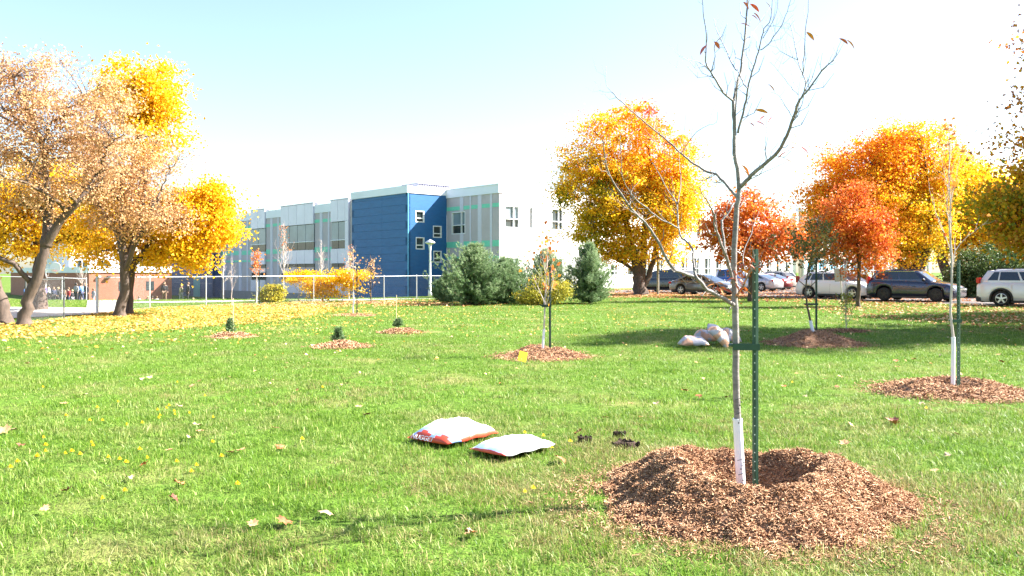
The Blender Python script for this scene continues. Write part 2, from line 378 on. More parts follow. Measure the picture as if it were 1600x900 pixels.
# long wing behind
WX = -2.55
wW = Wall((WX, 0), (0, 1), (-1, 0), school)
def yW(px): k = (px-800)/F; return (-3.007-k*70.79)/(.669+.743*k)
def grey_sec(a0, a1, strips):
    wW.solid(grey, a0, a1, BZ, 8.05)
    e = [a0]
    for s0, s1 in strips: e += [s0, s1]; wW.piece('trim_strip', stripe, s0, s1, BZ, 8.04, 0, .045)
    e.append(a1)
    for i in range(0, len(e), 2):
        for z0, z1 in ((7.0, 7.35), (3.75, 4.3), (2.85, 3.1)): wW.piece('mint_band', mint, e[i]+.005, e[i+1]-.005, z0, z1, 0, .025)
    wW.piece('fascia', fascia, a0+.01, a1-.01, 8.05, 8.95, -.4, .08)
def bay(a0, a1, n, side=0):
    wW.solid(seam, a0, a1, BZ, 9.2)
    L0, L1 = a0+side, a1; w = (L1-L0)/n
    if side:
        for z0, z1 in ((-.8, 2.4), (2.42, 6.9), (6.92, 9.18)): wW.piece('metal_panel', silver, a0+.01, L0-.01, z0, z1, 0, .20)
    for i in range(n):
        b0, b1 = L0+i*w+.02, L0+(i+1)*w-.02
        wW.piece('metal_panel', silver, b0, b1, 6.92, 9.18, 0, .20)
        wW.piece('metal_panel', silver, b0, b1, 2.52, 4.05, 0, .20)
        wW.piece('metal_panel', silver, b0, b1, -1.0, .55, 0, .20)
        f = wW.piece('window', frameW, b0-.02, b1+.02, 4.92, 5.0, .05, .21)
        wW.piece('pane', blind, b0+.02, b1-.02, 5.0, 6.86, .03, .08, f)
        wW.piece('pane', glass, b0+.02, b1-.02, 4.09, 4.92, .03, .08, f)
        f2 = wW.piece('window', frameW, b0-.02, b1+.02, .57, .64, .05, .21)
        wW.piece('pane', glass, b0+.02, b1-.02, .64, 2.46, .03, .08, f2)
    wW.piece('parapet_cap', stripe, a0-.04, a1+.04, 9.2, 9.27, -.4, .24)
e = [yW(p) for p in (547, 519, 492, 441, 416, 394)]
wW.solid(grey, TY1, e[0]-.01, BZ, 9.0)
bay(e[0]+.0, e[1], 2, side=.7)
grey_sec(e[1], e[2], [(e[1]+.5, e[1]+.85), (e[1]+2.0, e[1]+2.6)])
bay(e[2], e[3], 4)
grey_sec(e[3], e[4], [(e[3]+.8, e[3]+1.15), (e[3]+2.4, e[3]+3.0)])
bay(e[4], e[5], 2, side=0)
grey_sec(e[5], 53, [(e[5]+1.1, e[5]+1.5), (e[5]+3, e[5]+3.8), (e[5]+5.6, e[5]+6.2), (e[5]+7.8, e[5]+8.2)])
wW.piece('base_shade_strip', mat('grey_base_shade', (.24, .24, .25), .8), TY1+.3, 53, BZ, -.78, .001, .23)  # added dark strip, painting the shade along the foot of the wing
wL = Wall((WX-1.2, 53), (0, 1), (-1, 0), school)
z = BZ; k = 0
while z < 8.9: wL.piece('cladding_panel', navy, 0, 24, z, z+.985, -.3, .001*(k % 2)); z += 1.0; k += 1
wL.piece('door', mat('teal_door', (.08, .36, .36), .4), 4.2, 6.4, BZ, .9, 0, .05)
wL2 = Wall((WX-1.2, 53), (1, 0), (0, -1), school); wL2.solid(navy, .01, 1.2, BZ, 8.9)
# roofs and rooftop plant
part('roof', seam, school, .4, 50.1, .4, 20, 8.4, 8.7)
part('roof', seam, school, -2.1, 12, 20.2, 76, 8.3, 8.6)
part('east_wall', white, school, -2.2, 12, 76.9, 77.2, BZ, 9)
px0 = MB()
for i in range(14): px0.box(-1.5+i*.28, -1.32+i*.28, 10, 12.6, 8.7, 10.0)
px0.box(-1.6, 2.5, 9.9, 12.7, 10.0, 10.06); px0.build('rooftop_louvre', stripe, school)
# tan block continuing to the right
tanb = thing('school_annex', 'tan two-storey wing with white columns behind the parked cars', 'building', (-1.112+.743*50.4, 72.5+.669*50.4, 0), math.radians(42.0))
wT = Wall((0, -.6), (1, 0), (0, -1), tanb)
th = []
for x in np.arange(1.0, 37, 3.0): th += [(float(x)+.5, float(x)+2.3, 1.0, 3.3), (float(x)+.5, float(x)+2.3, 5.4, 7.6)]
wT.solid(tanM, 0, 40, -.3, 9.3, th)
for a in th: wT.window(*a, cols=(.5,), rows=(.35,), g=cyanP if (a[0] < 20) else blind)
for x in np.arange(0.4, 40, 3.0): wT.piece('column', frameW, float(x), float(x)+.45, -.3, 9.0, .001, .3)
wT.piece('cornice', frameW, -.3, 40, 9.3, 9.75, -.6, .5)
# brick gym and pale block behind it, left
GX, GY = -48.3, 95
gym = thing('gym_building', 'low red brick building with pale roof fascia behind left trees', 'building', (GX, GY, 0), math.radians(42))
wa = Wall((0, 0), (1, 0), (0, -1), gym); wa.solid(brickM, 0, 9.3, -2, 1.55); wa.piece('fascia', fascia, -.1, 9.3, 1.55, 2.25, -.4, .12)
wb = Wall((0, .36), (0, 1), (-1, 0), gym); wb.solid(brickM, 0, 40, -2, 1.5); wb.piece('fascia', fascia, -.3, 40, 1.5, 2.2, -.4, .12)
part('roof', seam, gym, .3, 9, .4, 40, 1.2, 1.5)
part('floodlight', darkst, gym, 1.9, 2.3, -.4, 0, .9, 1.15, .03); part('floodlight', frameW, gym, .9, 1.2, -.3, 0, .9, 1.15, .03)
for x in (3.2, 6.3): part('window', glass, gym, x, x+.9, -.03, .02, -.6, .5)
blk = thing('apartment_block', 'pale block with dark windows seen above the brick roof', 'building', (-66, 124, 0), math.radians(42))
wc = Wall((0, 0), (1, 0), (0, -1), blk); hs = [(float(x), float(x)+1.6, z0, z0+1.4) for x in np.arange(1, 15, 3) for z0 in (2.0, 5)]
wc.solid(white, 0, 16.5, -3, 7.5, hs)
for a in hs: wc.window(*a, cols=(.5,))
wd = Wall((0, .36), (0, 1), (-1, 0), blk); wd.solid(white, 0, 14, -3, 7.5, [])
part('roof', seam, blk, .1, 16, .1, 14, 7.2, 7.4)
# ---------------------------------------------------------------- leaves and trees
def leaf_mesh(name, C, size, tint, m, parent=None, flat=0.0, aspect=.8, fold=.25, kind=None):
    N = len(C); C = np.asarray(C, float)
    nrm = RNG.normal(size=(N, 3)); nrm[:, 2] = np.abs(nrm[:, 2])+flat*4
    nrm /= np.linalg.norm(nrm, axis=1)[:, None]
    t = RNG.normal(size=(N, 3)); t -= nrm*(t*nrm).sum(1)[:, None]; t /= np.linalg.norm(t, axis=1)[:, None]
    b = np.cross(nrm, t); s = (np.asarray(size)*RNG.uniform(.7, 1.3, N))[:, None]
    V = np.empty((N, 4, 3)); V[:, 0] = C-t*s*.5; V[:, 2] = C+t*s*.5
    V[:, 1] = C+b*s*.5*aspect+nrm*s*fold; V[:, 3] = C-b*s*.5*aspect+nrm*s*fold
    return raw_tris(name, V.reshape(-1, 3), np.concatenate([np.arange(N)[:, None]*4+np.array([0, 1, 2]), np.arange(N)[:, None]*4+np.array([0, 2, 3])], 1).reshape(-1, 3),
                    np.repeat(tint, 4), m, parent, kind)
def raw_tris(name, V, T, tint, m, parent=None, kind=None):
    me = bpy.data.meshes.new(name); me.vertices.add(len(V)); me.vertices.foreach_set('co', V.astype(np.float32).ravel())
    me.loops.add(T.size); me.loops.foreach_set('vertex_index', T.astype(np.int32).ravel())
    me.polygons.add(len(T)); me.polygons.foreach_set('loop_start', np.arange(0, T.size, 3, dtype=np.int32))
    me.polygons.foreach_set('loop_total', np.full(len(T), 3, dtype=np.int32))
    a = me.attributes.new('tint', 'FLOAT', 'POINT'); a.data.foreach_set('value', np.clip(tint, 0, 1).astype(np.float32))
    me.materials.append(m); me.update(calc_edges=True); me.validate()
    o = link(bpy.data.objects.new(name, me)); o.parent = parent
    if kind: o['kind'] = kind
    return o
def bez(p0, p1, p2, n):
    return [p0*(1-t)**2+p1*2*t*(1-t)+p2*t*t for t in np.linspace(0, 1, n)]
def tree(name, label, base, trunks, blobs, nclump, nleaf, lsize, m, bark=barkD, group=None, csd=.55, limbs=9, limb_r=.09,
         tint=lambda p, r: .6, twig=.012, shell=.42, seed=1, cat='tree', extra=None, crown='crown', twigs_out=0):
    """trunks: list of (points, radii) in metres relative to the base; blobs: (cx,cy,cz,rx,ry,rz,weight)"""
    global RNG
    RNG = np.random.default_rng(seed); X, Y = base; t = thing(name, label, cat, (X, Y, gz(X, Y)-.03), 0, group)
    mb = MB(); nodes = []
    for pts, rad in trunks:
        P = [np.array(p, float) for p in pts]; D = []; R = []
        for i in range(len(P)-1):
            for q in np.linspace(0, 1, 5)[:-1]: D.append(P[i]*(1-q)+P[i+1]*q); R.append(rad[i]*(1-q)+rad[i+1]*q)
        D.append(P[-1]); R.append(rad[-1])
        D = [d+RNG.normal(size=3)*R[i]*.12*(i > 0) for i, d in enumerate(D)]
        if P[0][2] < .1: D[0] = D[0]*1.0; R[0] *= 1.35; D.insert(0, D[0]-np.array([0, 0, .25])); R.insert(0, R[0]*1.1)
        mb.tube(D, R, 9)
        for i in range(len(D)//2, len(D)): nodes.append((D[i], R[i]))
    B = np.array([b[:6] for b in blobs], float); w = np.array([(b[6] if len(b) > 6 else 1)*b[3]*b[4]*b[5] for b in blobs]); w /= w.sum()
    k = RNG.choice(len(B), nclump, p=w); d = RNG.normal(size=(nclump, 3)); d /= np.linalg.norm(d, axis=1)[:, None]
    r = RNG.uniform(0, 1, nclump)**shell; r = np.where(RNG.uniform(size=nclump) < .10, RNG.uniform(1, 1.2, nclump), r); C = B[k, :3]+d*B[k, 3:6]*r[:, None]
    C[:, 2] = np.maximum(C[:, 2], .25)
    samples = [(p, rr) for p, rr in nodes]
    chosen = [int(RNG.integers(nclump))]
    for _ in range(limbs-1):
        dist = np.min([np.linalg.norm(C-C[c], axis=1) for c in chosen], axis=0); chosen.append(int(np.argmax(dist)))
    for c in chosen:
        tgt = C[c]; nd, nr = min(nodes, key=lambda q_: np.linalg.norm(q_[0]-tgt)+.6*max(0, q_[0][2]-tgt[2]+.8))
        mid = nd+(tgt-nd)*.45+np.array([0, 0, .22*np.linalg.norm(tgt-nd)])
        pts = bez(nd, mid, nd+(tgt-nd)*.92, 9); pts = [p+RNG.normal(size=3)*.04*(i > 0) for i, p in enumerate(pts)]
        r0 = min(nr*.75, limb_r); rads = list(np.linspace(r0, max(.012, r0*.15), 9)); mb.tube(pts, rads, 6)
        samples += list(zip(pts[2:], rads[2:]))
    SP = np.array([s[0] for s in samples]); SR = [s[1] for s in samples]
    for c in C:
        i = int(np.argmin(np.linalg.norm(SP-c, axis=1)+np.maximum(0, SP[:, 2]-c[2])*.5)); a = SP[i]
        L_ = np.linalg.norm(c-a)
        mid = a+(c-a)*.5+np.array([0, 0, .15*L_])+RNG.normal(size=3)*.06*L_
        pts = bez(a, mid, c, 5); r0 = min(SR[i]*.7, twig*2.2); mb.tube(pts, list(np.linspace(r0, twig*.4, 5)), 4, cap=False)
        for _ in range(twigs_out):
            dd = RNG.normal(size=3)*.45*csd*2; dd[2] = abs(dd[2])*.8
            s0 = pts[int(RNG.integers(2, 5))]; mb.tube([s0, s0+dd*.5+RNG.normal(size=3)*.05, s0+dd], [twig*.5, twig*.4, twig*.2], 3, cap=False)
    mb.build('trunk', bark, t, smooth=True, fix=False)
    cnt = RNG.poisson(nleaf, nclump); idx = np.repeat(np.arange(nclump), cnt)
    g = RNG.normal(size=(len(idx), 3))*np.array([csd, csd, csd*.62])*RNG.uniform(.4, 1.3, nclump)[idx][:, None]
    Lp = C[idx]+g; ct = RNG.normal(0, .10, nclump)
    tv = np.array([tint(C[i], r[i]) for i in range(nclump)])[idx]+ct[idx]+RNG.normal(0, .10, len(idx))
    ok = Lp[:, 2] > .05
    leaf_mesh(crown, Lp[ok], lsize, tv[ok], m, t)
    if extra: extra(t)
    return t
def R2(px, py, Y, X0): return (at(px, Y)-X0, hz(py, Y))    # helper for outlines measured on the photograph
def blobs_px(lst, X0, Y0):
    out = []
    for px, py, rx, rz, dy, *w in lst:
        Y = Y0+dy; k = Y/F; out.append((at(px, Y)-X0, dy, hz(py, Y)-gz(X0, Y0), rx*k, (rx+rz)/2*k, rz*k, *(w or [1])))
    return out
def trunk_px(lst, X0, Y0):
    out = []
    for pts, rad in lst:
        out.append(([(at(p[0], Y0)-X0, (p[2] if len(p) > 2 else 0), max(0, hz(p[1], Y0)-gz(X0, Y0))) for p in pts], rad))
    return out
# left: tan-leaved tree A (leaning double trunk), tan tree B, yellow maples behind
YA = 24.6; XA = at(38, YA)
tree('dry_leaf_tree', 'large tree with dry tan leaves and thick leaning trunk at left edge', (XA, YA),
     trunk_px([([(38, 512), (42, 470), (62, 420), (72, 385), (92, 345), (120, 318), (140, 270, .4)], [.21, .16, .15, .135, .12, .09, .05]),
               ([(72, 385), (66, 350, .3), (58, 300, .6), (50, 220, .5)], [.16, .14, .11, .06]),
               ([(48, 440), (30, 410, -.3), (5, 398, -.5), (-40, 360, -.7)], [.08, .07, .06, .04])], XA, YA),
     blobs_px([(20, 130, 70, 70, 0), (90, 150, 90, 60, .4), (60, 230, 120, 80, -.4), (150, 210, 70, 80, .8), (-60, 200, 110, 120, 0, .5), (30, 300, 110, 45, 0), (170, 140, 50, 35, 0, 1.2), (130, 285, 60, 30, 0)], XA, YA),
     360, 74, .072, TAN, barkG, csd=.30, limbs=16, limb_r=.11, twig=.012, twigs_out=3, seed=3,
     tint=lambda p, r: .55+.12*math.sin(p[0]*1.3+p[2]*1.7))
tree('leaning_tree', 'stout bark trunk leaning out of the left edge of the lawn', (at(-2, YA+.6), YA+.6),
     [([(0.15, 0, 0), (0.05, 0, .8), (-.25, 0, 1.7), (-.7, -.1, 3.2), (-1.3, -.2, 5)], [.26, .2, .18, .15, .1])],
     [(-1.8, -.3, 6, 2, 2, 1.8)], 50, 60, .09, TAN, barkG, csd=.4, limbs=6, seed=5, tint=lambda p, r: .5)
YB = 29.6; XB = at(188, YB)
tree('dry_leaf_tree', 'tan-leaved tree with slender ridged trunk just right of the gate', (XB, YB),
     trunk_px([([(187, 497), (194, 450), (195, 400), (190, 360), (186, 310, .3), (180, 250, .3)], [.20, .155, .14, .11, .08, .04]),
               ([(194, 425), (212, 392, -.3), (235, 355, -.5), (262, 300, -.6)], [.10, .09, .07, .04]),
               ([(193, 410), (178, 370, .4), (150, 330, .6), (125, 290, .8)], [.10, .09, .06, .04]),
               ([(196, 420), (205, 370, .2), (214, 320, .4), (222, 270, .4)], [.11, .10, .08, .04])], XB, YB),
     blobs_px([(190, 300, 75, 60, 0), (250, 330, 55, 40, -.5), (150, 250, 55, 45, 0, .8), (240, 260, 55, 45, 0, .7), (190, 350, 50, 25, -.5), (205, 210, 40, 35, 0, .5)], XB, YB),
     240, 66, .075, TAN, barkG, csd=.34, limbs=14, limb_r=.07, twig=.011, twigs_out=4, seed=8,
     tint=lambda p, r: .6+.1*math.sin(p[0]*2))
YC = 31.2; XC = at(204, YC)
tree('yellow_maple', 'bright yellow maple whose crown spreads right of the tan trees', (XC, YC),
     trunk_px([([(202, 491), (203, 445), (208, 415), (225, 390), (255, 350), (285, 310)], [.15, .13, .12, .1, .07, .04]),
               ([(205, 430), (200, 380), (204, 300), (215, 200), (222, 150)], [.10, .1, .09, .06, .04])], XC, YC),
     blobs_px([(215, 145, 52, 48, .5), (240, 190, 45, 55, .5), (250, 130, 28, 32, .3), (300, 345, 62, 52, 0), (335, 330, 34, 55, 0), (240, 375, 60, 40, .6), (290, 395, 55, 22, 0), (345, 280, 16, 32, 0, .8),
               (180, 330, 60, 45, 1.5, .8), (205, 250, 30, 50, 1.2, .7), (160, 380, 40, 32, 1, .8)], XC, YC),
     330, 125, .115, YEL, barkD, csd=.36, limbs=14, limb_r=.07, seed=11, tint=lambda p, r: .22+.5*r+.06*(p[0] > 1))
YD = 35; XD = at(60, YD)
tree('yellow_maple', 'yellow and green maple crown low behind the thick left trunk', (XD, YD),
     trunk_px([([(60, 482), (62, 420), (60, 360), (58, 300)], [.3, .24, .2, .1])], XD, YD),
     blobs_px([(115, 362, 62, 36, 0), (45, 355, 66, 40, 0), (-20, 325, 60, 52, 0), (130, 325, 60, 46, .5), (60, 300, 70, 50, 0), (-5, 400, 34, 18, 0), (-60, 360, 60, 50, 0, .5)], XD, YD),
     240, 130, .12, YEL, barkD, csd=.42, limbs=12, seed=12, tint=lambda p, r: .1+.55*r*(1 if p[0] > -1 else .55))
# right: the maples round the car park
Y1 = 57.0; X1 = at(998, Y1)
tree('golden_maple', 'round golden maple with green inner leaves beside the white wall', (X1, Y1),
     trunk_px([([(1000, 461), (998, 435), (994, 412), (985, 380), (975, 330), (965, 260)], [.55, .38, .32, .24, .18, .1]),
               ([(1002, 450), (1003, 420), (1006, 390), (1010, 330), (1015, 260)], [.3, .26, .22, .18, .08]),
               ([(1005, 448), (1014, 430), (1021, 405), (1026, 375), (1045, 320)], [.24, .2, .18, .14, .07]),
               ([(994, 425), (978, 412), (960, 403), (930, 385)], [.14, .12, .1, .05])], X1, Y1),
     blobs_px([(970, 215, 58, 50, 0), (1035, 250, 52, 52, 0), (930, 290, 62, 62, -.5), (1000, 310, 75, 75, 0), (1055, 345, 42, 62, 0), (935, 365, 52, 45, 0), (1040, 300, 52, 55, -.5), (905, 240, 26, 30, 0), (985, 395, 55, 28, 0), (1000, 178, 36, 16, 0), (1075, 300, 26, 38, 0)], X1, Y1),
     560, 125, .15, ORA, barkD, csd=.5, limbs=16, limb_r=.14, seed=21,
     tint=lambda p, r: max(0, .31+.12*r**2-.05*max(0, -p[0]-.9)*(1 if p[2] < 7 else 0))+.06*max(0, p[2]-7.5)*(.5 if p[0] < 0 else 1.2))
Y2 = 45.0; X2 = at(1173, Y2)
tree('red_oak', 'small red-orange tree with thin dark trunk beyond the tall bare sapling', (X2, Y2),
     trunk_px([([(1173, 471), (1173, 430), (1174, 390), (1176, 350), (1178, 310)], [.15, .12, .11, .08, .04])], X2, Y2),
     blobs_px([(1165, 330, 38, 34, 0), (1130, 365, 34, 38, 0), (1200, 365, 44, 38, 0), (1235, 385, 34, 24, 0), (1170, 395, 46, 24, 0), (1130, 345, 25, 36, 0, .7), (1250, 365, 22, 22, 0, .7), (1160, 425, 26, 14, 0, .5)], X2, Y2),
     230, 55, .15, RED, barkD, csd=.38, limbs=12, limb_r=.05, seed=22, tint=lambda p, r: .35+.5*r-.1*(p[2] < 2.6))
Y3 = 37.8; X3 = at(1341, Y3)
tree('red_maple', 'slim-trunked rust red maple in front of the white car', (X3, Y3),
     trunk_px([([(1341, 481), (1342, 440), (1343, 400), (1340, 350), (1338, 310)], [.10, .08, .075, .055, .03])], X3, Y3),
     blobs_px([(1325, 335, 44, 38, 0), (1360, 365, 44, 44, 0), (1305, 380, 42, 38, 0), (1370, 395, 28, 26, 0), (1340, 415, 30, 14, 0), (1335, 300, 22, 22, 0)], X3, Y3),
     240, 60, .11, RED, barkG, csd=.27, limbs=12, limb_r=.04, seed=23, tint=lambda p, r: .35+.45*r)
Y4 = 53; X4 = at(1425, Y4)
tree('orange_maple', 'broad orange and gold maple behind the dark grey car', (X4, Y4),
     trunk_px([([(1434, 470), (1434, 430), (1432, 405), (1420, 360), (1400, 300)], [.5, .38, .32, .25, .12]),
               ([(1434, 440), (1446, 400), (1452, 350), (1450, 290)], [.25, .22, .18, .1]),
               ([(1430, 425), (1405, 405), (1370, 375), (1330, 340)], [.2, .16, .13, .07])], X4, Y4),
     blobs_px([(1400, 235, 52, 45, 0), (1340, 270, 60, 48, 0), (1440, 260, 45, 52, 0), (1300, 320, 48, 50, 0), (1370, 330, 75, 65, -.4), (1445, 335, 48, 58, 0), (1405, 385, 62, 36, 0), (1276, 355, 24, 34, 0), (1405, 195, 14, 22, 0), (1465, 215, 24, 20, 0), (1470, 290, 28, 50, 0)], X4, Y4),
     560, 140, .145, ORA, barkD, csd=.46, limbs=16, limb_r=.13, seed=24,
     tint=lambda p, r: .30+.12*r**1.5+.04*max(0, p[2]-5.5)-.055*max(-3, min(3, p[0]+.5)))
Y5 = 64; X5 = at(1520, Y5)
tree('yellow_maple', 'yellow maple with dark trunk standing between the orange maple and right edge', (X5, Y5),
     trunk_px([([(1482, 462), (1480, 430), (1468, 395), (1480, 340), (1500, 290)], [.5, .4, .34, .22, .1])], X5, Y5),
     blobs_px([(1520, 290, 55, 52, 0), (1490, 320, 50, 50, 0), (1560, 330, 55, 60, 0), (1510, 370, 60, 40, 0), (1590, 380, 45, 40, 0), (1640, 330, 50, 70, 0, .5)], X5, Y5),
     330, 95, .2, YEL, barkD, csd=.7, limbs=12, limb_r=.14, seed=25, tint=lambda p, r: .25+.55*r)
Y5b = 72; X5b = at(1500, Y5b)
tree('dry_leaf_tree', 'sparse tan crown rising behind the yellow maple', (X5b, Y5b), [([(0, 0, 0), (0, 0, 5), (0, 0, 9)], [.35, .25, .1])],
     blobs_px([(1500, 265, 34, 30, 0), (1480, 245, 22, 22, 0), (1530, 270, 20, 20, 0)], X5b, Y5b),
     70, 60, .16, TAN, barkG, csd=.6, limbs=8, seed=26, twigs_out=3, tint=lambda p, r: .6)
Y5c = 60; X5c = at(1408, Y5c)
tree('yellow_maple', 'dark twin-stemmed maple trunk directly above the grey car roof', (X5c, Y5c),
     [([(0, 0, 0), (0, 0, 2), (-.4, 0, 4), (-.8, 0, 6)], [.28, .22, .17, .1]), ([(0, 0, 1.6), (1.0, 0, 3.4), (2.2, 0, 4.6)], [.16, .14, .08])],
     [(0, 0, 6, 2.5, 2.5, 1.6)], 60, 90, .19, YEL, barkD, csd=.7, limbs=8, seed=27, tint=lambda p, r: .35+.3*r)
Y6 = 22.5; X6 = 18.8
tree('maple', 'green and orange maple reaching in over the right edge, near side', (X6, Y6),
     [([(0, 0, 0), (0, 0, 2), (.1, 0, 5), (0, 0, 9)], [.35, .28, .22, .1])],
     [(-4.9, .2, 3.6, .9, 1.4, .8, 3.5), (-4.7, -.2, 2.6, 1.0, 1.4, .5, 3), (-4.7, 0, 5.6, .55, .9, 1.0, .9), (-.8, .5, 8, 3.0, 3, 2.4), (0, 0, 5, 3.6, 3.8, 2.6), (.6, 0, 11.5, 3.0, 3.2, 2.6), (2, 0, 7, 3, 3, 3, .5)],
     460, 270, .12, RUST, barkD, csd=.45, limbs=14, seed=28, tint=lambda p, r: (.78 if p[2] > 4.8 else (.46+.15*r if p[2] < 3.0 or p[2] > 3.7 else .28+.2*r)))
for i, (x, y, h_, s_) in enumerate([(27, 30, 10, 29), (25, 17.5, 9, 30)]):
    tree('maple', ['maple outside the right edge of the lawn, farther one', 'maple outside the right edge of the lawn, nearer one'][i], (x, y), [([(0, 0, 0), (0, 0, 2.5), (0, 0, h_*.7)], [.35, .28, .12])],
         [(0, 0, h_*.62, 4.0, 4.0, h_*.3), (-2, 0, h_*.8, 2.5, 2.5, 1.8)], 300, 150, .22, ORA, barkD, csd=.7, limbs=9, seed=s_, tint=lambda p, r: .1+.5*r)
# dark shrub behind the cars
Y7 = 52; X7 = at(1535, Y7)
tree('juniper_shrub', 'large dark green bush between the grey car and white car', (X7, Y7), [([(0, 0, 0), (0, 0, 1.5)], [.12, .06])],
     blobs_px([(1525, 430, 36, 40, 0), (1560, 420, 40, 42, 0), (1510, 445, 26, 26, 0), (1600, 425, 40, 40, 0)], X7, Y7), 190, 110, .13, DGRN, barkD, csd=.4, limbs=8, seed=31, cat='bush', crown='foliage',
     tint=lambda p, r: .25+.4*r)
# ---------------------------------------------------------------- pines
def pine(base, H, R, seed, label, pale=0.0, n=46, zero=.1):
    global RNG
    RNG = np.random.default_rng(seed); X, Y = base; t = thing('young_pine', label, 'pine tree', (X, Y, gz(X, Y)-.02), 0, 'young pines in front of the school')
    mb = MB(); mb.tube([(0, 0, -.1), (.02, 0, H*.5), (0, 0, H*.96)], [.085, .05, .012], 7)
    C = []; D = []; TI = []; lobes = RNG.uniform(.75, 1.3, 7)
    lv = np.linspace(.02, .97, 17)
    for li, hh in enumerate(lv):
        L0 = R*(1.15*(1-hh)**.75)*(.8 if hh < .06 else 1)
        nb = 9 if hh < .6 else 6
        for b in range(nb):
            a = 2*PI*(b+RNG.uniform(-.35, .35))/nb+li*1.3; L_ = max(.18, L0*RNG.uniform(.55, 1.25)*lobes[int(a/(2*PI)*7) % 7]); up = .15+.75*hh+RNG.uniform(-.15, .25)
            dr = np.array([math.cos(a), math.sin(a), up]); dr /= np.linalg.norm(dr); p0 = np.array([0, 0, H*hh*.92+zero*.5])
            p2 = p0+dr*L_+np.array([0, 0, .12*L_]); pm = p0+dr*L_*.5-np.array([0, 0, .06*L_])
            pts = bez(p0, pm, p2, 7); mb.tube(pts, list(np.linspace(.018, .005, 7)), 3, cap=False)
            for i in range(1, 7):
                sub = 5 if i < 6 else 3
                for s_ in range(sub):
                    q = pts[i]+RNG.normal(size=3)*.09*L_**.5; dd = (pts[i]-pts[i-1]); dd = dd/np.linalg.norm(dd)+RNG.normal(size=3)*.55+np.array([0, 0, .45]); dd /= np.linalg.norm(dd)
                    ln = RNG.uniform(.10, .24)
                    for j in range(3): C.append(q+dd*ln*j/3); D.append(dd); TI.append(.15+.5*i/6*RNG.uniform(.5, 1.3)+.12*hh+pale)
    # upright leaders
    for k in range(7):
        a = RNG.uniform(0, 2*PI); rr = R*RNG.uniform(0, .45); z0 = H*(.93-.75*rr/R*.6); q = np.array([rr*math.cos(a), rr*math.sin(a), z0]); hh = RNG.uniform(.25, .5)
        mb.tube([q-np.array([0, 0, .3]), q+np.array([0, 0, hh])], [.012, .006], 3)
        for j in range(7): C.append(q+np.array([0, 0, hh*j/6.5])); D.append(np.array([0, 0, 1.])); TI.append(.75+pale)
    C = np.array(C); D = np.array(D); TI = np.array(TI); K = 10; N = len(C)*K
    Cc = np.repeat(C, K, 0); Dd = np.repeat(D, K, 0)+RNG.normal(size=(N, 3))*.55; Dd /= np.linalg.norm(Dd, axis=1)[:, None]
    side = np.cross(Dd, RNG.normal(size=(N, 3))); side /= np.linalg.norm(side, axis=1)[:, None]; ln = RNG.uniform(.08, .17, N)[:, None]
    V = np.empty((N, 3, 3)); V[:, 0] = Cc-side*.008; V[:, 1] = Cc+side*.008; V[:, 2] = Cc+Dd*ln
    ok = np.repeat(Cc[:, 2] > .12, 3).reshape(N, 3)[:, 0]; V = V[ok]; N = len(V)
    mb.build('trunk', barkD, t, fix=False)
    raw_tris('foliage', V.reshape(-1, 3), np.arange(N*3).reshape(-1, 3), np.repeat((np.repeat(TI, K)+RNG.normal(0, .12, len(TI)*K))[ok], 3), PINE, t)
    return t
pine((at(742, 40.5), 40.5), 3.0, 1.65, 41, 'biggest pine, leftmost in the clump before the grey wall', .05)
pine((at(790, 41.8), 41.8), 2.2, 1.4, 42, 'low dark pine between the biggest pine and the yellow shrub')
pine((at(853, 43.0), 43.0), 2.75, 1.35, 43, 'pale pine standing behind the yellowing shrub', .2)
pine((at(921, 42.0), 42.0), 3.05, 1.25, 44, 'lone pine at the right end, beside the golden maple', .08)
pine((at(700, 43.5), 43.5), 1.3, .75, 45, 'smallest dark bushy pine against the fence end', -.1)
Y8 = 40.2; X8 = at(842, Y8)
tree('yellowing_shrub', 'loose yellowing shrub at the foot of the pines', (X8, Y8), [([(0, 0, 0), (.05, 0, .6)], [.03, .02])],
     blobs_px([(842, 460, 32, 17, 0), (870, 455, 22, 20, 0), (820, 466, 18, 12, 0), (850, 440, 18, 18, 0)], X8, Y8), 90, 75, .075, BUSH, barkP, csd=.22, limbs=8, limb_r=.015, seed=33, cat='shrub', crown='foliage', twig=.005,
     tint=lambda p, r: .45+.3*r)
Y9 = 42.5; X9 = at(422, Y9)
tree('yellow_green_bush', 'rounded yellow-green bush against the chain-link fence', (X9, Y9), [([(0, 0, 0), (.0, 0, .5)], [.03, .02])],
     blobs_px([(425, 460, 15, 15, 0), (414, 467, 10, 9, 0), (434, 452, 8, 10, 0)], X9, Y9), 60, 90, .09, BUSH, barkP, csd=.17, limbs=6, limb_r=.015, seed=34, cat='shrub', crown='foliage', twig=.005, tint=lambda p, r: .5+.3*r)
Y10 = 45.5; X10 = at(505, Y10)
tree('vine', 'yellow vine hanging over the fence before the silver bays', (X10, Y10-.25), [([(0, 0, 0), (.1, 0, 1.2)], [.03, .02]), ([(-1.3, 0, 0), (-1.2, 0, 1.1)], [.02, .015]), ([(1.1, 0, 0), (1.2, 0, 1.2)], [.02, .015])],
     blobs_px([(470, 432, 26, 8, 0, 3), (510, 440, 32, 14, 0), (505, 458, 26, 14, 0, .6), (545, 432, 25, 10, 0, 2), (530, 424, 14, 7, 0, 2), (550, 448, 22, 14, 0, .6), (565, 430, 18, 6, 0, 1.3), (490, 446, 20, 12, 0)], X10, Y10), 150, 48, .10, YEL, barkP, csd=.2, limbs=10, limb_r=.015, seed=35, cat='vine', crown='foliage', twig=.005,
     tint=lambda p, r: .35+.4*r)
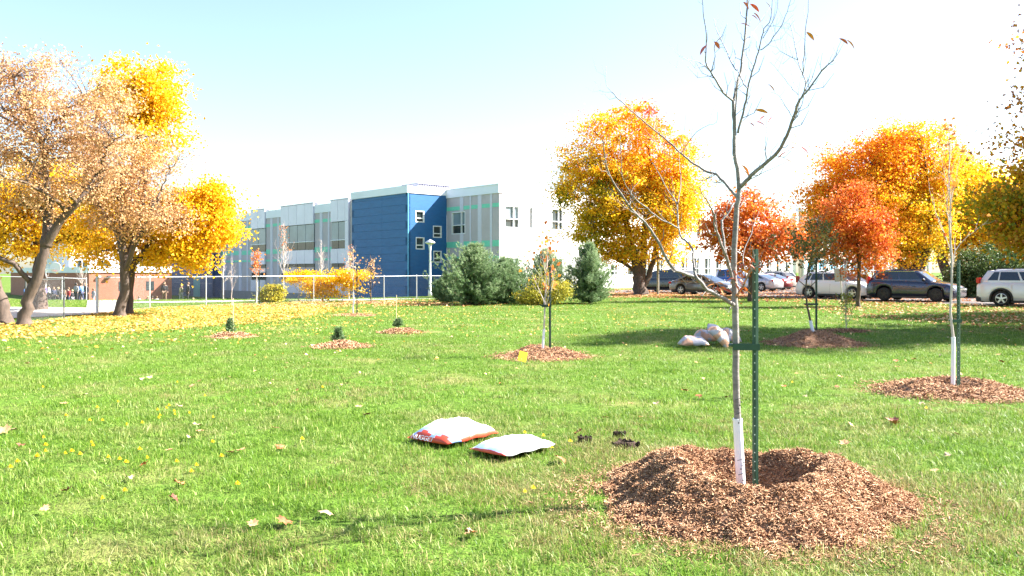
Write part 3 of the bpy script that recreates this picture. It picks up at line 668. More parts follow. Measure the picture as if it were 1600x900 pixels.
# ---------------------------------------------------------------- saplings (bare or nearly bare young trees)
leaf_red = mat('red_leaf', (.62, .13, .07), .5, var=.25); leaf_or = mat('orange_leaf', (.72, .27, .06), .5, var=.2)
def long_leaf(m, L_=.075, w=.028):
    mb = MB(); n = 6; vs = []; fs = []
    for i in range(n+1):
        t = i/n; x = L_*t; ww = w*.5*math.sin(PI*min(1, t*.97+.03))**.8; z = -.25*L_*t*t
        vs += [(x, -ww, z+ww*.35), (x, 0, z), (x, ww, z+ww*.35)]
    for i in range(n):
        for j in range(2): fs.append((i*3+j, i*3+j+1, i*3+j+4, i*3+j+3))
    mb.add(vs, fs); me = bpy.data.meshes.new('leaf'); me.from_pydata(mb.v, [], mb.f); me.materials.append(m); me.polygons.foreach_set('use_smooth', [True]*len(me.polygons)); return me
LM = [long_leaf(leaf_red), long_leaf(leaf_or), long_leaf(leaf_red, .06, .03)]
def rec_branch(mb, rng, p, d, L_, r, depth, tips, n=6):
    pts = [Vector(p)]; d = Vector(d).normalized(); rad = [r]
    for i in range(n):
        d = (d+Vector(rng.normal(size=3))*.10+Vector((0, 0, .07))).normalized(); pts.append(pts[-1]+d*L_/n); rad.append(r*(1-.75*(i+1)/n))
    mb.tube(pts, rad, 4 if r < .008 else 6, cap=False)
    if depth > 0:
        for i in range(1, n+1):
            for _ in range(1 if rng.uniform() < .75 else 2):
                o = Vector(rng.normal(size=3)); o = (o-d*o.dot(d)).normalized()
                rec_branch(mb, rng, pts[i], (pts[i]-pts[i-1]).normalized()*.9+o*.75, L_*rng.uniform(.28, .5)*(1-.4*i/n), max(.0022, rad[i]*.6), depth-1, tips, 4)
    tips += pts[2:]
def sapling(name, label, base, H, r0, first, nb, seed, bark, spread=.7, depth=1, leaves=None, guard=None, stake=None, lean=(0, 0), blen=.5, group=None, trunkpts=None, post=postG, cat='sapling', tie=None):
    rng = np.random.default_rng(seed); X, Y = base; t = thing(name, label, cat, (X, Y, gz(X, Y)-.01), 0, group)
    mb = MB(); tips = []
    if trunkpts: pts = [Vector(p) for p in trunkpts]
    else:
        pts = [Vector((0, 0, 0))]
        for i in range(1, 11): pts.append(Vector((lean[0]*i/10+rng.normal()*.012*H*.3, lean[1]*i/10+rng.normal()*.012*H*.3, H*i/10)))
    n = len(pts)-1; rad = [r0*(1-.82*i/n) for i in range(n+1)]; pts0 = [pts[0]-Vector((0, 0, .1))]+pts
    mb.tube(pts0, [r0*1.15]+rad, 8)
    for k in range(nb):
        f = first+(1-first)*(k+.5)/nb*.97; i = min(n-1, int(f*n)); p = pts[i].lerp(pts[i+1], f*n-i); a = k*2.4+rng.uniform(-.4, .4)
        d = Vector((math.cos(a)*spread, math.sin(a)*spread, 1)).normalized()
        rec_branch(mb, rng, p, d, H*blen*(1.08-f)*rng.uniform(.75, 1.2)+.08, max(.003, rad[i]*.55), depth, tips)
    mb.build('trunk', bark, t, smooth=True, fix=False)
    if leaves:
        m, nl, ls, tt, zmin, zmax = leaves; sel = [q for q in tips if zmin <= q.z <= zmax] or tips
        C = np.array([tuple(sel[int(rng.integers(len(sel)))]) for _ in range(nl)])+rng.normal(size=(nl, 3))*ls*.8
        leaf_mesh('foliage', C, ls, np.clip(rng.normal(tt, .2, nl), 0, 1), m, t)
    if guard: add_guard(t, pts, guard, r0)
    return t
def add_guard(t, pts, h, r0, marks=False):
    g = MB(); q = []; 
    for i in range(13):
        z = h*i/12; j = 0
        while j < len(pts)-2 and pts[j+1].z < z: j += 1
        a, b = pts[j], pts[j+1]; f = (z-a.z)/max(1e-6, b.z-a.z); q.append(a.lerp(b, max(0, min(1, f))))
    g.tube(q, r0*1.2, 12); g.tube([q[-1]-Vector((0, 0, .01)), q[-1]+Vector((0, 0, .006))], r0*1.28, 12)
    o = g.build('trunk_guard', guardM, t, smooth=False)
    if marks:
        mk = MB()
        for zz in (.10, .20, .52, .62): 
            for k in range(3 if zz in (.2, .62) else 2):
                a = -PI/2+.3*(k-1)+.2; c = q[min(12, int(zz/h*12))]; r = r0*1.2+.0015
                mk.box(c.x+r*math.cos(a)-.004, c.x+r*math.cos(a)+.004, c.y+r*math.sin(a)-.002, c.y+r*math.sin(a)+.002, zz*1.0+k*.022, zz+k*.022+.008)
            mk.tube([(c.x+r*math.cos(b_), c.y+r*math.sin(b_), zz+.09+.012*b_) for b_ in np.linspace(-2.4, -1.3, 5)], .0022, 4)
        mk.build('ink_marks', ink, t)
    return o
def stake(base, H, label, m, w=.032, studs=True, tie=None):
    X, Y = base; t = thing('fence_post_stake', label, 'stake', (X, Y, gz(X, Y)-.02), 0)
    mb = MB(); mb.bbox(0, w*.85, -.003, .002, 0, H, .0012, Matrix.Rotation(.3, 4, 'Z')); mb.bbox(-.003, .002, 0, w*.75, 0, H-.002, .0012, Matrix.Rotation(.75, 4, 'Z'))
    mb.build('post', m, t)
    if studs:
        s = MB(); z = .12
        while z < H-.04: s.bbox(-.008, -.001, -.008, -.001, z, z+.008, .002); z += .062
        s.build('studs', studM, t)
    if tie:
        dx, dy, z = tie; L_ = math.hypot(dx, dy); a = math.atan2(dy, dx); b = MB(); Mx = Matrix.Rotation(a, 4, 'Z')
        b.bbox(-.03, L_+.02, -.006, -.001, z-.022, z+.022, .002, Mx)
        b.bbox(-.03, L_+.02, .030, .035, z-.022, z+.022, .002, Mx)
        b.tube([(dx+.038*math.cos(u), dy+.015+.038*math.sin(u), z+.008) for u in np.linspace(0, 2*PI, 13)], .012, 6)
        b.build('tie_strap', m, t)
        c = MB()
        for f in (.02, .09, .13): q = Mx @ Vector((f, -.0075, z+.004+f*.06)); c.bbox(q.x-.006, q.x+.006, q.y-.003, q.y+.003, q.z-.006, q.z+.006, .002)
        c.build('rivets', studM, t)
    return t
# the tall foreground sapling, traced limb by limb
YM = 5.8; XM = at(1158, YM); ZM = 0.03
def W3(px, py, dy): Y = YM+dy; return Vector((at(px, Y)-XM, dy, hz(py, Y)-ZM))
ms = thing('foreground_sapling', 'tallest bare young tree with silvery trunk and white guard on big mulch ring', 'sapling', (XM, YM, ZM))
def limb(pts, r0, r1, name='branch', dy=(0, 0), n=8, sub=0, seed=0, parent=None):
    m_ = MB(); N = len(pts); Q = []; rng = np.random.default_rng(seed+N*7+int(pts[0][0]))
    P = [W3(p[0], p[1], dy[0]+(dy[1]-dy[0])*i/(N-1)) for i, p in enumerate(pts)]
    for i in range(N-1):
        p0, p1, p2, p3 = P[max(0, i-1)], P[i], P[i+1], P[min(N-1, i+2)]
        for t in (0, .33, .66): Q.append(.5*((2*p1)+(p2-p0)*t+(2*p0-5*p1+4*p2-p3)*t*t+(3*p1-p0-3*p2+p3)*t**3))
    Q.append(P[-1]); K = len(Q); R_ = [r0+(r1-r0)*i/(K-1) for i in range(K)]
    if name == 'branch': Q = [Q[0]-(Q[1]-Q[0]).normalized()*.0]+Q[1:]
    Q = [q+Vector(rng.normal(size=3))*(.0018 if 0 < i < K-1 else 0) for i, q in enumerate(Q)]
    m_.tube(Q, R_, n)
    for i in range(2, K-1):            # short spurs and fine twigs
        if rng.uniform() < sub:
            d = (Q[i]-Q[i-1]).normalized(); o = Vector(rng.normal(size=3)); o = (o-d*o.dot(d)).normalized()
            L_ = rng.uniform(.03, .22); e = Q[i]+(o*.8+d*.6)*L_*.5; e2 = e+(o*.35+d*.7+Vector((0, 0, .5)))*L_*.5
            rr = min(R_[i]*.5, .0035); m_.tube([Q[i], e, e2], [rr, rr*.8, rr*.45], 4, cap=False)
            if L_ > .12: m_.tube([e, e+(o*.2-d*.3+Vector((0, 0, .8)))*L_*.4], [rr*.6, rr*.3], 3, cap=False)
        if r0 > .01 and rng.uniform() < .3: c = Q[i]; o = Vector(rng.normal(size=3)).normalized(); m_.tube([c+o*R_[i]*.6, c+o*R_[i]*1.25], [R_[i]*.35, R_[i]*.12], 5)
    m_.build(name, barkS, parent or ms, smooth=True, fix=False); return Q
tr_px = [(1158, 762), (1157, 745), (1154, 690), (1151, 620), (1150, 560), (1149, 500), (1148.5, 470), (1147, 430), (1147, 400), (1149, 360), (1151, 330), (1154, 305), (1155, 291), (1152, 262), (1148, 240), (1148, 210), (1146.5, 180), (1146, 158)]
TQ = limb(tr_px, .0265, .0115, 'trunk', n=12, sub=0)
for py, rr in ((503, .036), (600, .034), (445, .033), (375, .03), (306, .031), (540, .034)):
    pass
LB = [
 ([(1146, 158), (1149, 145), (1152, 130), (1157, 112), (1160, 85), (1163, 66), (1166, 30), (1168, 0), (1170, -40), (1171, -90)], .0115, .004, (0, .1), .5),
 ([(1146, 158), (1130, 144), (1120, 128), (1111, 112), (1103, 95), (1104, 55), (1099, 20), (1096, -15)], .0085, .002, (0, -.35), .5),
 ([(1111, 112), (1117, 88), (1117, 69), (1128, 56), (1136, 37)], .004, .0015, (-.2, -.3), .5),
 ([(1109, 111), (1100, 102), (1088, 96), (1074, 93), (1061, 88)], .0035, .0012, (-.2, -.5), .7),
 ([(1151, 110), (1143, 98), (1136, 82), (1127, 62), (1119, 45), (1115, 28)], .005, .0018, (0, .35), .6),
 ([(1153, 208), (1159, 185), (1164, 165), (1168, 140), (1175, 112), (1183, 89), (1189, 66), (1194, 45), (1205, 28), (1206, -10)], .0085, .002, (0, -.3), .5),
 ([(1150, 215), (1149, 180), (1151, 150), (1153, 120)], .0065, .005, (0, -.05), .2),
 ([(1168, 138), (1162, 130), (1157, 120), (1153, 108)], .005, .004, (-.15, .02), .1),
 ([(1162, 68), (1172, 57), (1184, 40), (1192, 27), (1204, 10)], .0045, .0015, (.05, .4), .6),
 ([(1188, 78), (1200, 70), (1212, 52), (1222, 38), (1230, 18), (1237, -5)], .004, .0015, (-.2, -.5), .5),
 ([(1192, 60), (1203, 42), (1213, 20), (1217, -10)], .003, .0012, (-.2, -.4), .5),
 ([(1157, 292), (1166, 283), (1178, 270), (1194, 257), (1210, 243), (1225, 222), (1237, 192), (1243, 172), (1250, 155)], .0155, .0085, (0, -.5), .35),
 ([(1250, 155), (1258, 145), (1268, 134), (1280, 116), (1290, 104), (1303, 94)], .0075, .003, (-.5, -.7), .7),
 ([(1303, 94), (1308, 80), (1314, 61)], .002, .001, (-.7, -.75), .3),
 ([(1251, 155), (1258, 138), (1257, 122), (1250, 105), (1246, 90), (1240, 60), (1233, 30)], .0055, .0018, (-.5, -.3), .6),
 ([(1254, 118), (1256, 85), (1259, 50), (1262, 20), (1264, -15)], .0042, .0018, (-.42, -.5), .3),
 ([(1247, 148), (1235, 135), (1222, 118), (1203, 97)], .0028, .001, (-.5, -.7), .6),
 ([(1246, 93), (1230, 86), (1215, 74), (1209, 55), (1204, 40)], .0028, .001, (-.36, -.1), .5),
 ([(1240, 184), (1228, 168), (1218, 150), (1205, 144)], .003, .001, (-.45, -.6), .6),
 ([(1242, 180), (1252, 165), (1257, 140), (1262, 120)], .0035, .0012, (-.45, -.7), .5),
 ([(1167, 284), (1190, 271), (1210, 262), (1232, 251)], .0035, .0012, (-.05, -.5), .4),
 ([(1196, 256), (1196, 225), (1197, 200), (1199, 185)], .0022, .001, (-.2, -.3), .3),
 ([(1180, 268), (1168, 240), (1174, 215), (1175, 190)], .0022, .001, (-.1, .1), .3),
 ([(1200, 253), (1207, 235), (1218, 222), (1228, 212)], .0022, .001, (-.25, -.4), .5),
 ([(1152, 308), (1144, 299), (1136, 290), (1127, 280), (1119, 272), (1106, 269), (1093, 261), (1080, 253), (1064, 240), (1050, 226), (1036, 214), (1022, 203), (1005, 189), (992, 178), (970, 158), (956, 144)], .0115, .0035, (0, .6), .5),
 ([(956, 144), (948, 134), (947, 120), (947, 103)], .0025, .001, (.6, .7), .6),
 ([(956, 144), (947, 144), (936, 141)], .002, .001, (.6, .6), .4),
 ([(1046, 224), (1050, 205), (1054, 190), (1054, 172)], .0028, .001, (.35, .5), .4),
 ([(1064, 240), (1076, 222), (1089, 205), (1102, 198), (1119, 191), (1121, 174)], .0035, .0012, (.25, .0), .5),
 ([(1060, 250), (1040, 240), (1020, 218), (1008, 200)], .003, .001, (.25, .6), .5),
 ([(1147, 476), (1141, 473), (1125, 463), (1106, 453), (1092, 438), (1075, 429), (1056, 423), (1044, 409), (1034, 388), (1022, 366), (1008, 348), (994, 334), (983, 323), (972, 304), (960, 288), (950, 268), (944, 240), (942, 218)], .0155, .003, (0, -.75), .35),
 ([(1092, 438), (1085, 424), (1083, 405), (1082, 388), (1073, 378), (1064, 370), (1060, 352), (1059, 335), (1057, 318), (1050, 306), (1042, 295), (1032, 275), (1019, 254)], .009, .0025, (-.22, .2), .45),
 ([(1061, 357), (1048, 350), (1033, 343), (1020, 333), (1008, 323), (994, 312), (983, 298), (976, 285), (972, 272), (970, 240), (969, 212)], .006, .002, (-.1, -.5), .5),
 ([(1059, 318), (1062, 300), (1064, 282), (1062, 262), (1061, 235)], .0045, .0015, (.05, .3), .4),
 ([(994, 334), (980, 326), (970, 318), (962, 310)], .003, .001, (-.55, -.7), .5),
 ([(985, 324), (986, 300), (1000, 280)], .003, .001, (-.55, -.4), .5),
 ([(1146, 448), (1140, 420), (1136, 405), (1132, 394), (1126, 380), (1121, 365), (1116, 351), (1117, 340), (1112, 326), (1105, 314), (1098, 303), (1092, 292)], .0115, .003, (0, -.45), .35),
 ([(1134, 398), (1131, 375), (1128, 350), (1130, 342), (1138, 333), (1144, 322), (1147, 318)], .0085, .007, (-.12, -.02), .2),
 ([(1120, 362), (1118, 330), (1114, 300), (1113, 270)], .003, .001, (-.3, -.2), .5),
 ([(1150, 467), (1158, 452), (1166, 436), (1172, 424), (1180, 418), (1192, 416), (1205, 411)], .0085, .004, (0, -.35), .3),
 ([(1167, 434), (1163, 418), (1161, 405), (1165, 385), (1174, 365), (1178, 350), (1186, 330)], .0045, .0015, (-.12, .2), .5),
 ([(1172, 424), (1176, 408), (1178, 398), (1176, 385)], .0035, .0015, (-.2, -.3), .4),
 ([(1148, 245), (1141, 246), (1136, 245)], .003, .0015, (0, -.1), .3),
 ([(1145, 345), (1138, 338), (1128, 330), (1124, 318)], .003, .001, (0, -.25), .5),
 ([(1149, 400), (1142, 388), (1139, 384)], .004, .0025, (0, -.05), .2),
]
BQ = []
for i, (pts, r0, r1, dy, sub) in enumerate(LB): BQ.append(limb(pts, r0, r1, 'branch', dy, n=7 if r0 > .006 else 5, sub=sub, seed=i))
lf = [(1165, 3, 0), (1176, 6, 0), (1178, 24, 2), (1181, 20, 0), (1161, 37, 0), (1178, 50, 1), (1120, 65, 2), (1109, 70, 0), (1200, 3, 1), (1184, 172, 1), (1199, 182, 0), (1185, 190, 0), (1212, 181, 0), (1172, 191, 2),
      (1203, 131, 1), (1240, 203, 1), (1237, 222, 1), (1247, 230, 1), (1253, 229, 0), (1233, 237, 0), (1246, 235, 0), (1226, 247, 1), (1264, 50, 1), (1271, 48, 0), (1315, 60, 0), (1326, 62, 1), (1166, 266, 1), (1163, 258, 1)]
for cx, cy, n_, s_ in ((1127, 447, 16, 10), (1155, 437, 10, 8), (1160, 450, 12, 9), (1172, 408, 8, 8), (1160, 425, 6, 8)):
    for k in range(n_): lf.append((cx+random.gauss(0, s_*.55), cy+random.gauss(0, s_*.6), random.choice((0, 1, 2))))
for i, (px, py, k) in enumerate(lf):
    o = link(bpy.data.objects.new('leaf', LM[k])); o.parent = ms
    c = W3(px, py, 0); best = min((q for Q in BQ for q in Q), key=lambda q: (q.x-c.x)**2+(q.z-c.z)**2); dyy = best.y
    o.location = W3(px-4, py, dyy); o.rotation_euler = (random.uniform(-.6, .6), random.uniform(.1, .9), random.uniform(-.5, .5) if random.random() < .7 else random.uniform(2.5, 3.6))
    s = random.uniform(.9, 1.2) if i < 28 else random.uniform(.6, .9); o.scale = (s, s, s)
add_guard(ms, [W3(p[0], p[1], 0) for p in tr_px[:6]], hz(662, YM), .0265, marks=True)
stake((at(1180, YM-.05), YM-.05), 1.78, 'green metal stake tied to the tallest sapling', postG, w=.029, tie=(at(1152, YM)-at(1180, YM), .03, hz(541, YM)+.02))
# second-row saplings
def base_at(px, py): X, Y = P3(px, py); return X, Y
B2 = base_at(848, 557)
sapling('sapling', 'thin sapling with a few orange leaves, white guard, centre mulch ring', B2, 2.55, .021, .30, 15, 51, barkP, .32, 1, (RED, 75, .085, .75, 1.0, 2.5), .52, blen=.42, lean=(.12, 0))
stake((at(859, B2[1]), B2[1]), 1.72, 'dark green stake beside the orange-leaved thin sapling', postK, studs=False, tie=(-.13, .0, .98))
B3 = base_at(1272, 537)
sapling('sapling', 'crooked sapling with olive brown leaves on the shaded right mulch ring', B3, 2.7, .030, .42, 15, 52, barkG, 1.3, 2, (OLV, 1000, .07, .55, 1.25, 2.75), .52, blen=.62,
        trunkpts=[(0, 0, 0), (-.03, 0, .3), (-.10, 0, .6), (-.16, 0, .9), (-.19, 0, 1.2), (-.16, 0, 1.5), (-.08, .03, 1.8), (-.03, 0, 2.1), (.05, 0, 2.5), (.1, 0, 2.9)])
stake((at(1275.5, B3[1]+.05), B3[1]+.05), 1.95, 'black stake beside the crooked olive-leaved sapling', postK, studs=False, tie=(-.24, 0, .9))
B4 = base_at(1489, 613)
sapling('sapling', 'tall thin sapling with sparse pinkish leaves in the far right mulch ring', B4, 3.6, .022, .44, 12, 53, barkP, .30, 1, (RED, 60, .07, .95, 1.6, 3.6), .74, blen=.36, lean=(-.06, 0))
stake((at(1498, B4[1]+.02), B4[1]+.02), 1.78, 'green stake beside the far right thin sapling', postG, tie=(-.08, 0, .97))
B5 = base_at(552, 491)
sapling('sapling', 'slim sapling with white guard beside the yellow vine', B5, 2.6, .024, .38, 10, 54, barkP, .5, 1, (TAN, 40, .10, .7, 1.0, 2.5), .85, blen=.38)
stake((at(557.5, B5[1]), B5[1]), 1.9, 'dark stake beside the slim sapling near the vine', postK, studs=False)
B6 = base_at(579, 472)
sapling('sapling', 'spreading small tree with pale grey twigs near the blue tower', (B6[0]+.1, B6[1]-.5), 2.5, .035, .25, 16, 55, barkG, .9, 2, (TAN, 120, .10, .65, .5, 2.3), None, blen=.5)
B7 = base_at(401, 476)
sapling('sapling', 'young tree with dull red crown before the fence, white guard', B7, 2.5, .03, .5, 16, 56, barkP, .7, 1, (RED, 260, .09, .98, 1.2, 2.6), 1.15, blen=.36)
stake((at(405, B7[1]), B7[1]), 1.7, 'dark stake beside the red-crowned young tree', postK, studs=False)
for i, (px, py, H, nb, lab) in enumerate([(443, 463, 4.6, 20, 'tallest bare pale tree standing before the silver window bay'), (502, 462, 3.6, 13, 'bare pale tree standing behind the yellow vine'), (349, 466, 3.2, 12, 'bare pale tree left end of the row behind the fence'),
                                        (362, 477, 2.3, 9, 'faint leafless whip near the small conifer and fence'), (545, 462, 3.2, 10, 'bare pale tree before the blue tower left edge')]):
    Y_ = 50 if i != 3 else 39.5; X_ = at(px, Y_)
    sapling('bare_young_tree', lab, (X_, Y_), H, .045 if i != 3 else .02, .28, nb, 60+i, barkP, .42, 2, (RED, 60, .09, .9, 1.0, H) if i in (0, 4) else None, None, blen=.42, group='bare young trees along the school', cat='tree')
for i, (px, Y_, H, lab) in enumerate([(68, 72, 4.2, 'leafless small tree before the dark brick wall, left one'), (128, 74, 4.4, 'leafless small tree before the dark brick wall, right one')]):
    sapling('bare_young_tree', lab, (at(px, Y_), Y_), H, .05, .35, 14, 70+i, barkP, .6, 2, None, None, blen=.42, group='bare young trees along the school', cat='tree')
# slim yellow columnar shrub behind the players
B8 = base_at(1322, 515)
sapling('columnar_shrub', 'wispy upright yellow-green shrub in the shaded mulch bed', B8, 1.35, .012, .05, 22, 80, barkP, .14, 1, (BUSH, 420, .045, .45, .05, 1.0), None, blen=.5, cat='shrub')
# ---------------------------------------------------------------- mulch mounds
MOUNDS = []
def mound(cx, cy, R, h, label, n, crater=.5, seed=0, dark=0.0, ry=1.0, base_n=(64, 22), chip=(.05, .011)):
    rng = np.random.default_rng(seed); MOUNDS.append((cx, cy, R, ry))
    def H(x, y):
        r = math.hypot(x, y/ry)/R; a = math.atan2(y, x)
        wob = 1+.07*math.sin(3*a+seed)+.05*math.sin(5*a+2*seed)
        r /= wob; rim = h*(1+.12*math.sin(2*a+seed*1.7))
        if r < crater: z = rim*(.06+.94*sstep(crater*.45, crater, r))
        else: z = rim*(.35*(1-sstep(crater+.02, .93, r))+.65*max(0, 1-max(0, (r-crater-.04))/(.95-crater))**1.25)
        z += .035*h/.25*noise.noise(Vector((x*5, y*5, seed)))+.026*noise.noise(Vector((x*11, y*11, seed)))*min(1, h/.2)*(1 if r < .95 else 0)
        return z if r < 1 else z-.02
    nA, nR = base_n; mb = MB(); vs = [(0, 0, H(0, 0))]
    for i in range(1, nR+1):
        for k in range(nA):
            a = 2*PI*k/nA; r = R*1.06*i/nR; x, y = r*math.cos(a), r*math.sin(a)*ry; vs.append((x, y, H(x, y)-(.03 if i == nR else 0)))
    fs = [(0, 1+k, 1+(k+1) % nA) for k in range(nA)]
    for i in range(nR-1):
        for k in range(nA): a = 1+i*nA+k; b = 1+i*nA+(k+1) % nA; fs.append((a, a+nA, b+nA, b))
    mb.add(vs, fs)
    t = thing('mulch_mound', label, 'mulch ring', (cx, cy, gz(cx, cy)))
    mb.build('mound', mulchM, t, smooth=True)
    ang = rng.uniform(0, 2*PI, n); rr = R*np.where(rng.uniform(size=n) < .95, np.sqrt(rng.uniform(0, 1, n)), 1+np.abs(rng.normal(0, .13, n)))
    V = np.empty((n, 6, 3)); tn = np.clip(rng.normal(.5-dark, .23, n), 0, 1)
    for i in range(n):
        x, y = rr[i]*math.cos(ang[i]), rr[i]*math.sin(ang[i])*ry; z = H(x, y) if rr[i] < R else .015
        L_ = chip[0]*rng.uniform(.35, 1.5); w_ = chip[1]*rng.uniform(.5, 1.6); a = rng.uniform(0, PI); tl = rng.normal(0, .45)
        d = np.array([math.cos(a)*math.cos(tl), math.sin(a)*math.cos(tl), math.sin(tl)]); s_ = np.array([-math.sin(a), math.cos(a), rng.normal(0, .6)]); s_ /= np.linalg.norm(s_)
        u = np.cross(d, s_); c = np.array([x, y, z+rng.uniform(0, .016)])
        V[i, 0] = c-d*L_/2-s_*w_/2; V[i, 1] = c-d*L_/2+s_*w_/2; V[i, 2] = c-d*L_/2+u*w_*.7
        V[i, 3] = c+d*L_/2-s_*w_*.35; V[i, 4] = c+d*L_/2+s_*w_*.3; V[i, 5] = c+d*L_/2+u*w_*.4
    T0 = np.array([(0, 1, 4), (0, 4, 3), (1, 2, 5), (1, 5, 4), (2, 0, 3), (2, 3, 5)]); T = (np.arange(n)[:, None, None]*6+T0[None]).reshape(-1, 3)
    raw_tris('wood_chips', V.reshape(-1, 3), T, np.repeat(tn, 6), CHIP, t, 'stuff')
    return t
mulchM = mat('mulch_bed', (.24, .125, .07), .95, var=.5, scale=18, bump=1.0, bscale=60)
mound(XM+.05, 5.78, 1.13, .265, 'largest mulch ring, deep crater, round the tallest sapling', 48000, .47, 1, -.04, chip=(.030, .0065))
mound(B2[0], B2[1]-.1, .92, .17, 'mulch ring with yellow tag, centre of the lawn', 5500, .3, 2)
mound(B3[0]-.0, B3[1], 1.15, .26, 'dark and orange mulch heap below the crooked olive-leaved sapling', 4200, .25, 3, .05)
mound(B4[0]+.0, B4[1]+.05, 1.05, .12, 'flat mulch ring round the far right staked sapling', 6500, .5, 4, ry=.95)
for i, (px, py, w, lab) in enumerate([(535, 544, 47, 'small mulch mound, nearest of the three with a tiny spruce'), (626, 520, 34, 'small mulch mound below the bamboo cane by the tiny conifer'), (362, 527, 36, 'small mulch mound among yellow leaves at left'),
                                      (552, 493, 34, 'flat mulch patch round the slim guarded sapling'), (583, 474.5, 20, 'low orange mulch mound before the blue tower'), (1320, 517, 38, 'flat dark mulch bed of the wispy shrub'), (402, 478, 20, 'thin mulch patch round the red-crowned young tree')]):
    X_, Y_ = P3(px, py); mound(X_, Y_, w*Y_/F, (.10, .10, .10, .04, .09, .05, .04)[i], lab, 1500 if i < 4 else 1100, .3, 10+i, .2 if i == 5 else -.05, ry=1.0, base_n=(36, 12), chip=(.07, .018))
# small spruces
def spruce(px, py, H, R, label, seed):
    rng = np.random.default_rng(seed); X, Y = P3(px, py); z0 = .07; t = thing('spruce_seedling', label, 'seedling', (X, Y, gz(X, Y)+z0-.03)); mb = MB(); mb.tube([(0, 0, -.1), (0, 0, H)], [.012, .003], 5)
    C, D = [], []
    for li in range(11):
        hh = li/11
        for b in range(7):
            a = rng.uniform(0, 2*PI); L_ = R*(1-hh)*rng.uniform(.6, 1.1)+.02; d = np.array([math.cos(a), math.sin(a), .35]); p = np.array([0, 0, H*hh+.02]); mb.tube([p, p+d*L_], [.004, .002], 3, cap=False)
            for j in range(4): C.append(p+d*L_*(j+1)/4); D.append(d)
    C = np.repeat(np.array(C), 8, 0); D = np.repeat(np.array(D), 8, 0)+rng.normal(size=(len(C), 3))*.8; N = len(C); s_ = rng.normal(size=(N, 3))*.006
    V = np.stack([C-s_, C+s_, C+D*.035], 1); mb.build('trunk', barkD, t); raw_tris('foliage', V.reshape(-1, 3), np.arange(3*N).reshape(-1, 3), np.repeat(rng.uniform(.1, .8, N), 3), PINE, t)
spruce(529, 539, .30, .13, 'tiny spruce on the nearest small mulch mound', 1); spruce(622, 514, .22, .14, 'tiny dark conifer beside the bamboo cane', 2); spruce(360, 522, .34, .11, 'tiny conifer on the mound among yellow leaves', 3)
for px, py, top, lab in ((619, 503, 461, 'pale bamboo cane behind the middle tiny conifer'), (364, 512, 466, 'pale cane behind the left tiny conifer')):
    X_, Y_ = P3(px, py+10); c = MB(); c.tube([(0, 0, -.1), (.01, 0, hz(top, Y_))], [.011, .009], 6); o = c.build('bamboo_cane', mat('bamboo', (.62, .52, .32), .6), None); o.location = (X_, Y_, 0); tag(o, lab, 'cane')
# yellow tag
X_, Y_ = P3(815, 572); yt = thing('yellow_tag', 'square yellow tag standing tilted in the centre mulch ring', 'tag', (X_, Y_, .08), .2)
c = MB(); c.bbox(-.075, .075, -.003, .003, .0, .17, .002, Matrix.Rotation(.28, 4, 'Y') @ Matrix.Rotation(-.2, 4, 'X')); c.build('card', mat('yellow_card', (.80, .58, .02), .5), yt)
c = MB(); c.tube([(0, 0, -.15), (0, .006, .05)], .003, 5); c.build('wire_leg', galv, yt)
# dug holes
for i, (px, py, r, lab) in enumerate([(976, 699, .062, 'dark dug hole with loose soil left of the big mulch ring'), (915, 692, .035, 'small scrape of dark soil farther left of the dug hole'), (968, 684, .03, 'tiny dark burrow just behind the dug hole')]):
    X_, Y_ = P3(px, py); h = thing('dug_hole', lab, 'hole', (X_, Y_, 0)); mb = MB(); vs = []; N = 22
    for k in range(5):
        for j in range(N):
            a = 2*PI*j/N; rr = r*(.15, .5, .95, 1.25, 1.7)[k]*(1+.18*math.sin(3*a+k)); vs.append((rr*math.cos(a)*1.25, rr*math.sin(a), (.006, .008, .05, .045, -.01)[k]+random.uniform(0, .012)))
    mb.add(vs, [(k*N+j, k*N+(j+1) % N, (k+1)*N+(j+1) % N, (k+1)*N+j) for k in range(4) for j in range(N)]+[tuple(range(N))]); mb.build('soil', dirt, h)
    mb = MB()
    for k in range(16):
        a = random.uniform(0, 2*PI); q = r*random.uniform(.9, 2.0); s = random.uniform(.004, .014); x, y = q*math.cos(a)*1.2, q*math.sin(a); mb.bbox(x-s, x+s, y-s, y+s, .02, .02+2*s+.02, s*.4)
    mb.build('clods', dirt, h)
